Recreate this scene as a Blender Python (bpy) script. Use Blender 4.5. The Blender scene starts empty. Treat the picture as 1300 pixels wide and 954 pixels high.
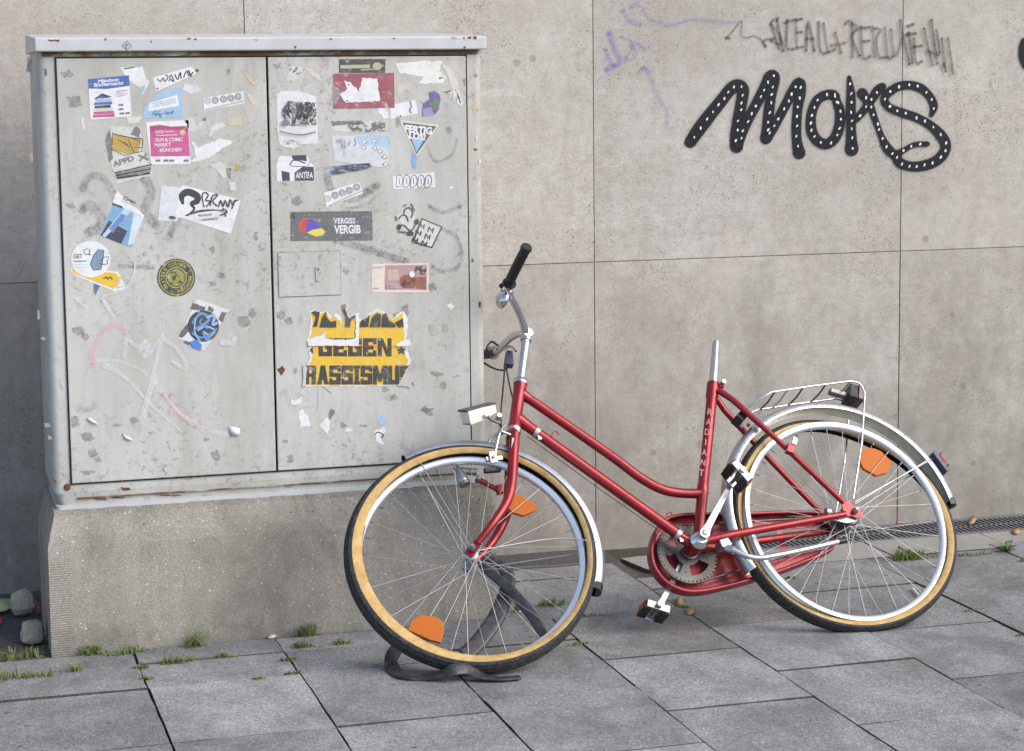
import bpy, math, random
import numpy as np
from mathutils import Vector, Matrix, noise as mnoise
random.seed(7)
rad = math.radians
sc = bpy.context.scene
col = sc.collection
# ------------------------------------------------------------------ camera
CX, CY, FPX = 650.0, 432.5, 2612.6          # photograph 1300 x 865 (+ caption bar)
CAMH = 1.54
YAW, PIT, ROL = rad(16.366), rad(6.982), rad(.632)
fwd = Vector((math.sin(YAW)*math.cos(PIT), math.cos(YAW)*math.cos(PIT), -math.sin(PIT)))
r0 = Vector((math.cos(YAW), -math.sin(YAW), 0)); d0 = fwd.cross(r0)
RT = r0*math.cos(ROL) + d0*math.sin(ROL)
DN = -r0*math.sin(ROL) + d0*math.cos(ROL)
CAM = Vector((0, 0, CAMH))
cd = bpy.data.cameras.new('camera'); cam = bpy.data.objects.new('camera', cd); col.objects.link(cam)
cd.sensor_width = 36; cd.lens = FPX/1300*36; cd.shift_y = -(477-CY)/1300; cd.clip_end = 1000
cam.matrix_world = Matrix(((RT.x, -DN.x, -fwd.x, 0), (RT.y, -DN.y, -fwd.y, 0), (RT.z, -DN.z, -fwd.z, CAMH), (0, 0, 0, 1)))
sc.camera = cam
# ------------------------------------------------------------------ light
SUN_AZ, SUN_EL = 133.0, 38.0                # clockwise from +Y (into the wall)
w = bpy.data.worlds.new('World'); sc.world = w; w.use_nodes = True
nt = w.node_tree; bg = nt.nodes['Background']
sky = nt.nodes.new('ShaderNodeTexSky'); sky.sky_type = 'NISHITA'; sky.sun_disc = False
sky.sun_elevation = rad(SUN_EL); sky.sun_rotation = rad(SUN_AZ); sky.air_density = 1.0; sky.dust_density = 1.2; sky.ozone_density = 1.0
nt.links.new(sky.outputs[0], bg.inputs[0]); bg.inputs[1].default_value = 0.12
sl = bpy.data.lights.new('sun', 'SUN'); sl.energy = 1.5; sl.angle = rad(50); sl.color = (1, .93, .81)
so = bpy.data.objects.new('sun', sl); col.objects.link(so)
sdir = Vector((math.sin(rad(SUN_AZ))*math.cos(rad(SUN_EL)), math.cos(rad(SUN_AZ))*math.cos(rad(SUN_EL)), math.sin(rad(SUN_EL))))
so.rotation_euler = (-sdir).to_track_quat('-Z', 'Y').to_euler(); so.location = sdir*20
sc.view_settings.view_transform = 'Standard'; sc.view_settings.look = 'None'
sc.view_settings.exposure = 1.10; sc.view_settings.gamma = 1; sc.view_settings.use_curve_mapping = False
sc.render.engine = 'CYCLES'
# ------------------------------------------------------------------ pixel -> place
WALL, DOOR = 6.46, 5.694
def ray(u, v): return RT*((u-CX)/FPX) + DN*((v-CY)/FPX) + fwd
def onY(u, v, Y): d = ray(u, v); return CAM + d*(Y/d.y)
def onX(u, v, X): d = ray(u, v); return CAM + d*(X/d.x)
def onZ(u, v, Z=0.0): d = ray(u, v); return CAM + d*((Z-CAMH)/d.z)
# bicycle plane: leaning 35 degrees away from the street, against the cabinet's side
def basis(head, lean):
    a, b = rad(head), rad(lean)
    n = Vector((math.sin(a)*math.cos(b), -math.cos(a)*math.cos(b), math.sin(b)))
    f = Vector((-math.cos(a), -math.sin(a), 0)); return f, n, f.cross(n)
BF, BN, BU = basis(3.0, 35.2)
BO = Vector((2.584, 5.363, CAMH-1.253)) - .011*BN
MB_ = Matrix(((BF.x, BN.x, BU.x, BO.x), (BF.y, BN.y, BU.y, BO.y), (BF.z, BN.z, BU.z, BO.z), (0, 0, 0, 1)))
def B(u, v, o=0.0):
    d = ray(u, v); t = ((BO + o*BN - CAM).dot(BN))/d.dot(BN); P = CAM + d*t - BO
    return Vector((P.dot(BF), o, P.dot(BU)))
FF, FN, FU = basis(-10.1, 39.4)
FO = Vector((1.439, 5.323, CAMH-1.271)) - .011*FN
MF_ = Matrix(((FF.x, FN.x, FU.x, FO.x), (FF.y, FN.y, FU.y, FO.y), (FF.z, FN.z, FU.z, FO.z), (0, 0, 0, 1)))
MFL = MB_.inverted() @ MF_                   # steered front wheel in bicycle space
# ------------------------------------------------------------------ materials
def lin(c): c /= 255.0; return c/12.92 if c <= .04045 else ((c+.055)/1.055)**2.4
def S(r, g, b, k=.88): return (lin(r)*k, lin(g)*k, lin(b)*k)
class NT:
    def __init__(s, name):
        s.m = bpy.data.materials.new(name); s.m.use_nodes = True; s.t = s.m.node_tree
        s.b = s.t.nodes['Principled BSDF']; s.g = s.t.nodes.new('ShaderNodeNewGeometry')
        s.pos = s.g.outputs['Position']
    def n(s, typ, **kw):
        x = s.t.nodes.new(typ)
        for k, v in kw.items(): setattr(x, k, v)
        return x
    def l(s, a, b): s.t.links.new(a, b)
    def objpos(s): return s.n('ShaderNodeTexCoord').outputs['Object']
    def scaled(s, vec, sx, sy, sz):
        m = s.n('ShaderNodeMapping'); m.inputs['Scale'].default_value = (sx, sy, sz); s.l(vec, m.inputs['Vector']); return m.outputs[0]
    def noise(s, scale, detail=4, rough=.6, vec=None, dist=0):
        x = s.n('ShaderNodeTexNoise'); x.inputs['Scale'].default_value = scale; x.inputs['Detail'].default_value = detail
        x.inputs['Roughness'].default_value = rough; x.inputs['Distortion'].default_value = dist
        s.l(vec or s.pos, x.inputs['Vector']); return x.outputs['Fac']
    def voro(s, scale, vec=None):
        x = s.n('ShaderNodeTexVoronoi'); x.inputs['Scale'].default_value = scale; s.l(vec or s.pos, x.inputs['Vector']); return x
    def ramp(s, fac, stops):
        x = s.n('ShaderNodeValToRGB'); e = x.color_ramp.elements
        while len(e) < len(stops): e.new(.5)
        for q, (p, c) in zip(e, stops):
            q.position = p; q.color = (*((c, c, c) if isinstance(c, (int, float)) else c), 1)
        s.l(fac, x.inputs[0]); return x.outputs[0]
    def mix(s, fac, a, b, mode='MIX'):
        x = s.n('ShaderNodeMix', data_type='RGBA', blend_type=mode)
        for i, v in ((0, fac), (6, a), (7, b)):
            if hasattr(v, 'type') and hasattr(v, 'links'): s.l(v, x.inputs[i])
            elif i == 0: x.inputs[0].default_value = v
            else: x.inputs[i].default_value = (*v, 1) if len(v) == 3 else v
        return x.outputs[2]
    def math(s, op, a, b=0.0):
        x = s.n('ShaderNodeMath', operation=op)
        for i, v in ((0, a), (1, b)):
            if hasattr(v, 'links'): s.l(v, x.inputs[i])
            else: x.inputs[i].default_value = v
        return x.outputs[0]
    def sep(s, v):
        x = s.n('ShaderNodeSeparateXYZ'); s.l(v, x.inputs[0]); return x.outputs
    def bump(s, h, strength=.3, dist=.002):
        x = s.n('ShaderNodeBump'); x.inputs['Strength'].default_value = strength; x.inputs['Distance'].default_value = dist
        s.l(h, x.inputs['Height']); s.l(x.outputs[0], s.b.inputs['Normal'])
    def fin(s, c, rough=.7, metal=0, spec=.5):
        if hasattr(c, 'links'): s.l(c, s.b.inputs['Base Color'])
        else: s.b.inputs['Base Color'].default_value = (*c, 1)
        if hasattr(rough, 'links'): s.l(rough, s.b.inputs['Roughness'])
        else: s.b.inputs['Roughness'].default_value = rough
        s.b.inputs['Metallic'].default_value = metal; s.b.inputs['Specular IOR Level'].default_value = spec
        return s.m
_cache = {}
def ink(rgb, rough=.55, var=.12, spec=.4):
    """printed / painted paper colour with slight fading and grime"""
    rgb = tuple(c*.89+.042 for c in rgb)
    key = (tuple(round(c, 3) for c in rgb), rough, var)
    if key in _cache: return _cache[key]
    n = NT('ink'); f = n.noise(55, 5, .7); g = n.noise(400, 2)
    c = n.mix(n.ramp(f, [(.3, 1-var*1.6), (.7, 1+var*.5)]), (0, 0, 0), rgb, 'MIX')
    c = n.mix(n.ramp(f, [(.35, .0), (.75, 1.0)]), tuple(x*(1-var) for x in rgb), tuple(min(1, x*(1+var*.4)+.008) for x in rgb))
    c = n.mix(n.ramp(g, [(.6, 0.0), (.75, .3)]), c, (.20, .19, .17))
    wr = n.noise(34, 9, .82, n.scaled(n.pos, 1, 1, 1.3), .6)
    c = n.mix(n.ramp(wr, [(.57, 0.0), (.63, .7)]), c, (.56, .55, .53))
    gr = n.noise(13, 7, .75)
    c = n.mix(n.ramp(gr, [(.5, 0.0), (.72, .38)]), c, (.30, .28, .25))
    n.bump(n.noise(70, 4, .6), .18, .001)
    _cache[key] = n.fin(c, rough, 0, spec); return _cache[key]
def plain(name, rgb, rough=.5, metal=0, spec=.5, var=.15, scale=30, bump=0, bscale=300, coat=0, dust=0):
    n = NT(name); v = n.objpos(); f = n.noise(scale, 5, .65, v)
    c = n.mix(n.ramp(f, [(.3, 0.0), (.7, 1.0)]), tuple(x*(1-var) for x in rgb), tuple(min(1, x*(1+var*.5)) for x in rgb))
    if dust: c = n.mix(n.ramp(n.noise(scale*2.3, 6, .75, v), [(.45, 0.0), (.75, dust)]), c, (.33, .31, .28))
    if bump: n.bump(n.noise(bscale, 3, .6, v), bump, .001)
    if coat: n.b.inputs['Coat Weight'].default_value = coat; n.b.inputs['Coat Roughness'].default_value = .15
    rv = .03 if metal > .5 else .1
    return n.fin(c, n.ramp(n.noise(scale*3, 4, .6, v), [(.3, max(.02, rough-rv)), (.7, min(1, rough+rv))]), metal, spec)
def mat_stone():
    n = NT('limestone_panel'); oi = n.n('ShaderNodeObjectInfo'); v = n.objpos()
    big = n.noise(1.6, 5, .6); fine = n.noise(26, 6, .7)
    veins = n.noise(9, 6, .65, n.scaled(n.pos, 1, 1, 6), .4)
    c = n.mix(n.ramp(big, [(.35, 0.0), (.68, 1.0)]), S(186, 179, 170), S(209, 206, 201))
    c = n.mix(n.ramp(veins, [(.38, .45), (.62, 0.0)]), c, S(186, 178, 171))
    pink = n.noise(3.1, 3, .5, n.scaled(n.pos, 1.3, 1, .8))
    c = n.mix(n.ramp(pink, [(.52, 0.0), (.72, .45)]), c, S(201, 184, 176))
    c = n.mix(n.ramp(fine, [(.35, .45), (.6, 0.0)]), c, S(158, 152, 146)); grn = n.noise(210, 4, .75, n.scaled(n.pos, 1, 1, 1.7)); c = n.mix(n.ramp(grn, [(.40, .42), (.52, 0.0)]), c, S(138, 131, 124))
    # per panel tone
    tone = n.ramp(oi.outputs['Color'], [(0, 0.0), (1, 1.0)])
    # small dark pits, denser in patches
    vp = n.voro(135); dens = n.ramp(n.noise(2.6, 5, .65), [(.37, .07), (.66, .40)])
    pit = n.math('LESS_THAN', vp.outputs['Distance'], dens)
    pit2 = n.math('MULTIPLY', pit, n.ramp(n.noise(90, 2), [(.48, 0.0), (.6, 1.0)]))
    c = n.mix(n.math('MULTIPLY', pit2, .62), c, S(88, 82, 78))
    vp2 = n.voro(62); pit3 = n.math('LESS_THAN', vp2.outputs['Distance'], .09)
    c = n.mix(n.math('MULTIPLY', pit3, n.ramp(n.noise(7, 2), [(.55, 0.0), (.68, .6)])), c, S(80, 72, 64))
    # street grime: ragged splashes and vertical runs, mostly on the lowest course
    z = n.sep(n.pos)[2]
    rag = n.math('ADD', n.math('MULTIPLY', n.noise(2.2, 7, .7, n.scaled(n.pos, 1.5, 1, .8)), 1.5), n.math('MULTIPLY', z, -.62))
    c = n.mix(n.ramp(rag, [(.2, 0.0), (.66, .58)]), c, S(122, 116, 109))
    run = n.noise(7, 5, .7, n.scaled(n.pos, 2.2, 1, .16))
    c = n.mix(n.ramp(run, [(.54, 0.0), (.76, .24)]), c, S(146, 137, 127))
    mot = n.noise(6.5, 8, .78, n.scaled(n.pos, 1, 1, 1.8))
    c = n.mix(n.ramp(mot, [(.46, 0.0), (.66, .27)]), c, S(160, 150, 141))
    lite = n.noise(3.4, 6, .7, n.scaled(n.pos, 1.4, 1, 1))
    c = n.mix(n.ramp(lite, [(.48, 0.0), (.7, .34)]), c, S(216, 214, 211))
    spot = n.math('LESS_THAN', n.voro(4.3).outputs['Distance'], .055)
    c = n.mix(n.math('MULTIPLY', spot, .45), c, S(130, 116, 92))
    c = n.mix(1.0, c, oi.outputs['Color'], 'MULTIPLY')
    h = n.math('SUBTRACT', n.math('ADD', n.noise(160, 5, .7), n.math('MULTIPLY', fine, .6)), n.math('MULTIPLY', pit2, .9))
    n.bump(h, .42, .0022)
    return n.fin(c, .82, 0, .3)
def mat_conc(name, c0, c1, c2, agg=160, speck=.5, ribs=False, bump=.5):
    n = NT(name); v = n.objpos()
    c = n.mix(n.ramp(n.noise(3.5, 6, .65), [(.32, 0.0), (.68, 1.0)]), c0, c1)
    vp = n.voro(agg); cc = n.sep(vp.outputs['Color'])
    c = n.mix(n.math('MULTIPLY', n.ramp(cc[0], [(.55, 0.0), (.95, 1.0)]), speck), c, c2)
    c = n.mix(n.math('MULTIPLY', n.ramp(cc[1], [(.72, 0.0), (.98, 1.0)]), speck*.9), c, tuple(x*.36 for x in c0))
    c = n.mix(n.ramp(n.noise(14, 7, .75), [(.5, 0.0), (.78, .5)]), c, tuple(x*.6 for x in c0))
    h = n.math('ADD', n.noise(240, 4, .7), n.math('MULTIPLY', vp.outputs['Distance'], .8))
    if ribs:
        x = n.sep(n.pos)
        wv = n.math('SINE', n.math('MULTIPLY', x[2], 2*math.pi/.0065))
        band = n.math('LESS_THAN', n.math('ADD', x[0], n.math('MULTIPLY', n.noise(30, 3), .01)), .395)
        band = n.math('MULTIPLY', band, n.math('LESS_THAN', x[2], .26))
        h = n.math('ADD', h, n.math('MULTIPLY', n.math('MULTIPLY', wv, band), .5))
        c = n.mix(n.math('MULTIPLY', band, n.math('MULTIPLY', n.math('GREATER_THAN', wv, .45), .16)), c, tuple(q*.5 for q in c0))
        wch = n.voro(75); c = n.mix(n.math('MULTIPLY', n.math('LESS_THAN', wch.outputs['Distance'], .17), n.ramp(n.sep(wch.outputs['Color'])[0], [(.80, 0.0), (.86, .85)])), c, S(236, 233, 226))
        dk = n.voro(60); c = n.mix(n.math('MULTIPLY', n.math('LESS_THAN', dk.outputs['Distance'], .16), n.ramp(n.sep(dk.outputs['Color'])[1], [(.84, 0.0), (.9, .8)])), c, S(64, 60, 56))
        stn = n.noise(2.3, 7, .72, n.scaled(n.pos, 1.6, 1, .7), .5); c = n.mix(n.ramp(stn, [(.44, 0.0), (.66, .55)]), c, S(98, 92, 84))
        moss = n.math('SUBTRACT', n.noise(10, 6, .7), n.math('MULTIPLY', x[2], 1.6))
        c = n.mix(n.ramp(moss, [(.42, 0.0), (.62, .5)]), c, S(98, 100, 84))
    n.bump(h, bump, .0028)
    return n.fin(c, .88, 0, .25)
def mat_slab():
    n = NT('paving_concrete'); oi = n.n('ShaderNodeObjectInfo')
    c = n.mix(n.ramp(n.noise(5, 7, .7), [(.32, 0.0), (.68, 1.0)]), S(134, 133, 134, .80), S(168, 168, 170, .80))
    vp = n.voro(230); cc = n.sep(vp.outputs['Color'])
    c = n.mix(n.ramp(cc[0], [(.6, 0.0), (1, .55)]), c, S(212, 210, 212, .78))
    c = n.mix(n.ramp(cc[1], [(.62, 0.0), (1, .55)]), c, S(76, 75, 78, .78))
    c = n.mix(n.ramp(n.noise(2.0, 6, .7), [(.48, 0.0), (.7, .55)]), c, S(112, 110, 108, .78))
    c = n.mix(n.ramp(n.noise(38, 4, .8), [(.62, 0.0), (.72, .5)]), c, S(92, 90, 88, .78))
    gum = n.voro(9); c = n.mix(n.math('MULTIPLY', n.math('LESS_THAN', n.math('ADD', gum.outputs['Distance'], n.math('MULTIPLY', n.noise(60, 3), .1)), .13), n.ramp(n.sep(gum.outputs['Color'])[2], [(.6, 0.0), (.7, .6)])), c, S(84, 82, 82, .78))
    damp = n.noise(3.1, 8, .75, n.scaled(n.pos, 1, .6, 1), .7); c = n.mix(n.ramp(damp, [(.45, 0.0), (.64, .62)]), c, S(104, 101, 98, .78))
    pale = n.noise(7, 7, .75); c = n.mix(n.ramp(pale, [(.56, 0.0), (.72, .4)]), c, S(184, 183, 186, .78))
    c = n.mix(1.0, c, n.ramp(oi.outputs['Random'], [(0, (.78, .78, .77)), (1, (1.18, 1.17, 1.16))]), 'MULTIPLY')
    n.bump(n.math('ADD', n.noise(260, 5, .7), vp.outputs['Distance']), .4, .002)
    return n.fin(c, .85, 0, .3)
def mat_paint():
    n = NT('grey_cabinet_paint'); 
    c = n.mix(n.ramp(n.noise(2.2, 5, .6), [(.35, 0.0), (.65, 1.0)]), S(182, 180, 175), S(198, 197, 194))
    c = n.mix(n.ramp(n.noise(5, 6, .7, n.scaled(n.pos, 1.6, 1, .5)), [(.5, 0.0), (.75, .4)]), c, S(176, 172, 163))
    # rubbed grey smears and old glue
    sm = n.noise(17, 7, .72, n.scaled(n.pos, 1, 1, .75), .8)
    c = n.mix(n.ramp(sm, [(.58, 0.0), (.66, .38), (.74, .5)]), c, S(140, 138, 134))
    gl = n.noise(11, 6, .7, None, 1.2)
    c = n.mix(n.ramp(gl, [(.62, 0.0), (.68, .35)]), c, S(216, 212, 205))
    vp = n.voro(30); mk = n.math('LESS_THAN', n.math('ADD', vp.outputs['Distance'], n.math('MULTIPLY', n.noise(110, 6, .85), .75)), .46)
    mk = n.math('MULTIPLY', mk, n.ramp(n.noise(4, 3), [(.46, 0.0), (.58, 1.0)]))
    c = n.mix(n.math('MULTIPLY', mk, .45), c, S(118, 116, 113))
    fl = n.noise(48, 9, .85, n.scaled(n.pos, 1, 1, 1.2), .5); fm = n.noise(3.2, 3, .5)
    c = n.mix(n.math('MULTIPLY', n.ramp(fl, [(.545, 0.0), (.59, .75)]), n.ramp(fm, [(.42, .15), (.6, 1.0)])), c, S(120, 117, 111))
    dirt = n.noise(2.6, 8, .75, n.scaled(n.pos, 2.4, 1, .55), .4); c = n.mix(n.ramp(dirt, [(.44, 0.0), (.66, .5)]), c, S(158, 150, 137))
    stre = n.noise(30, 5, .7, n.scaled(n.pos, 1.6, 1, .05)); c = n.mix(n.ramp(stre, [(.55, 0.0), (.75, .22)]), c, S(150, 146, 138))
    rs = n.noise(19, 7, .8, None, .6)
    c = n.mix(n.ramp(rs, [(.70, 0.0), (.74, .6)]), c, S(140, 98, 66))
    n.bump(n.math('ADD', n.noise(60, 5, .6), n.math('MULTIPLY', sm, .6)), .12, .0015)
    return n.fin(c, n.ramp(sm, [(.4, .42), (.7, .62)]), 0, .45)
def mat_rusty():
    n = NT('rusty_grey_paint')
    r = n.noise(8, 7, .75, n.scaled(n.pos, 1, 1, 2.5), .5)
    c = n.mix(n.ramp(r, [(.36, 0.0), (.52, 1.0)]), S(176, 172, 160), S(96, 68, 44))
    c = n.mix(n.ramp(n.noise(24, 5, .7), [(.5, 0.0), (.7, .7)]), c, S(58, 44, 34))
    n.bump(r, .3, .002); return n.fin(c, .75)
def mat_alpha(name, rgb, strength=1.0, broken=.0, bscale=90, rough=.6):
    """paint film whose cover is the mesh attribute 'a' (soft spray edge, dry marker)"""
    n = NT(name); at = n.n('ShaderNodeAttribute', attribute_name='a')
    a = n.math('MULTIPLY', at.outputs['Fac'], strength)
    if broken: a = n.math('MULTIPLY', a, n.ramp(n.noise(bscale, 5, .75), [(.5-broken, 1.0), (.5+broken*.6, .25)]))
    tr = n.n('ShaderNodeBsdfTransparent'); mx = n.n('ShaderNodeMixShader')
    n.fin(rgb, rough, 0, .2); out = n.t.nodes['Material Output']
    n.l(a, mx.inputs[0]); n.l(tr.outputs[0], mx.inputs[1]); n.l(n.b.outputs[0], mx.inputs[2]); n.l(mx.outputs[0], out.inputs[0])
    return n.m
def mat_tan():
    n = NT('tan_sidewall'); v = n.objpos()
    c = n.mix(n.ramp(n.noise(26, 6, .7, v), [(.32, 0.0), (.68, 1.0)]), S(176, 140, 84), S(214, 178, 122))
    c = n.mix(n.ramp(n.noise(70, 5, .8, v), [(.52, 0.0), (.74, .6)]), c, S(128, 98, 60))
    n.bump(n.noise(220, 3, .6, v), .2, .001); return n.fin(c, .7, 0, .3)
M = {}
M['stone'] = mat_stone()
M['grout'] = plain('joint_mortar', S(150, 143, 135), .9, bump=.3)
M['base'] = mat_conc('washed_concrete', S(146, 140, 131), S(174, 168, 159), S(224, 219, 208), 340, .28, True, .45)
M['kerb'] = mat_conc('kerb_concrete', S(160, 157, 152, .7), S(182, 179, 174, .7), S(205, 200, 195, .7), 210, .35)
M['asphalt'] = mat_conc('dirty_asphalt', S(88, 86, 86, .6), S(112, 109, 108, .6), S(160, 155, 150, .6), 170, .45)
M['slab'] = mat_slab()
M['soil'] = mat_conc('joint_soil', S(74, 71, 64, .7), S(98, 95, 84, .7), S(130, 122, 110, .7), 200, .4)
M['paint'] = mat_paint(); M['rusty'] = mat_rusty()
M['gap_shade'] = plain('door_gap_shade', (.008, .008, .009), .8)  # black colour stands in for the shade inside the door gaps
M['lid'] = plain('lid_paint', S(198, 199, 201), .4, var=.1, scale=9, dust=.25, bump=.1, bscale=80)
M['rust'] = plain('rust', S(124, 74, 44), .85, var=.5, scale=90, bump=.4)
def mat_red(name, rgb, rough, chip, fade):
    n = NT(name); v = n.objpos()
    c = n.mix(n.ramp(n.noise(14, 5, .65, v), [(.35, 0.0), (.65, 1.0)]), tuple(x*.82 for x in rgb), tuple(min(1, x*1.1) for x in rgb))
    c = n.mix(n.ramp(n.noise(9, 6, .7, v), [(.5, 0.0), (.72, fade)]), c, S(160, 92, 92))
    ch = n.noise(62, 7, .8, v, .3); c = n.mix(n.ramp(ch, [(.625, 0.0), (.65, chip)]), c, S(70, 48, 42))
    gr = n.noise(30, 7, .8, v); c = n.mix(n.ramp(gr, [(.52, 0.0), (.72, .6)]), c, S(64, 38, 36))
    n.b.inputs['Coat Weight'].default_value = .4; n.b.inputs['Coat Roughness'].default_value = .22
    return n.fin(c, n.ramp(gr, [(.4, rough), (.7, rough+.22)]), .5, .5)
M['red'] = mat_red('red_lacquer', (.285, .010, .015), .30, .8, .14) if True else plain('red_lacquer', (.38, .018, .024), .3, .3, .5, .14, 25, coat=.5)
M['redflat'] = mat_red('faded_red_lacquer', (.30, .024, .036), .4, .6, .4) if True else plain('faded_red_lacquer', (.38, .040, .055), .42, .1, .5, .25, 30, coat=.15, dust=.3)
M['chrome'] = plain('chrome', (.62, .63, .65), .22, 1, .5, .1, 15)
M['alu'] = plain('aluminium', (.50, .51, .53), .38, .9, .5, .14, 18)
M['rim'] = plain('rim_alloy', (.76, .78, .82), .32, .6, .5, .05, 12)
M['darkmetal'] = plain('oily_steel', (.12, .115, .11), .45, .8, .5, .4, 60, dust=.3)
M['greymetal'] = plain('zinc_steel', (.26, .25, .24), .45, .8, .5, .3, 60, dust=.25)
M['ringmetal'] = plain('dull_chainring_steel', (.13, .128, .12), .5, .6, .4, .3, 40, dust=.15)
M['spoke'] = plain('spoke_steel', (.42, .42, .44), .38, .9, .5, .1, 60)
M['rubber'] = plain('tyre_rubber', (.022, .022, .024), .75, 0, .35, .35, 60, bump=.25, dust=.22)
M['tube'] = plain('inner_tube_rubber', (.022, .022, .027), .45, 0, .5, .3, 25, bump=.15, dust=.18)
M['black'] = plain('black_plastic', (.016, .016, .018), .42, 0, .5, .3, 50)
M['cable'] = plain('cable_sheath', (.03, .03, .033), .5)
M['tan'] = mat_tan()
M['fenderin'] = plain('fender_inside', (.02, .021, .026), .4, 0, .5, .4, 30, dust=.15)
M['cream'] = plain('cream_inside', S(228, 219, 200), .5, .1, .5, .2, 30, dust=.25)
def mat_orange():
    n = NT('orange_reflector'); v = n.objpos()
    wv = n.math('SINE', n.math('MULTIPLY', n.math('ADD', n.sep(v)[0], n.sep(v)[2]), 900.0))
    c = n.mix(n.math('MULTIPLY', n.math('GREATER_THAN', wv, 0.0), .35), S(216, 118, 34, .72), S(184, 84, 16, .72))
    n.bump(wv, .3, .001); return n.fin(c, .5, 0, .25)
M['orange'] = mat_orange()
M['lampwhite'] = plain('cream_plastic', S(226, 221, 208), .4, var=.08)
M['navy'] = plain('dark_top_plastic', S(52, 54, 66), .45)
M['redlens'] = plain('red_lens', (.26, .008, .02), .2, coat=.5)
M['darkred'] = plain('dark_red_lens', (.06, .006, .012), .18, coat=.5)
M['bluegrey'] = plain('blue_grey_plastic', S(66, 68, 96), .4)
M['badge'] = ink(S(186, 182, 178), .35)
M['letter'] = ink(S(150, 92, 94), .4)
M['grate'] = plain('galvanised_grate', S(150, 150, 154, .7), .5, .5, .5, .25, 40, dust=.35)
M['pit'] = plain('drain_silt', (.055, .052, .048), .9)
M['rock'] = mat_conc('rock', S(164, 155, 140), S(196, 187, 170), S(214, 206, 190), 260, .35, bump=.7)
def mat_grass():
    n = NT('grass'); oi = n.noise(60, 2)
    return n.fin(n.mix(oi, S(78, 98, 48), S(136, 144, 84)), .6, 0, .3)
M['grass'] = mat_grass()
M['leafbrown'] = ink(S(176, 128, 72), .7); M['leafgreen'] = ink(S(190, 196, 140), .6); M['weed'] = ink(S(78, 118, 44), .55)
M['filter'] = ink(S(196, 128, 62), .7); M['paper'] = ink(S(236, 235, 232), .6); M['redpaper'] = ink(S(206, 30, 36), .5)
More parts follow.
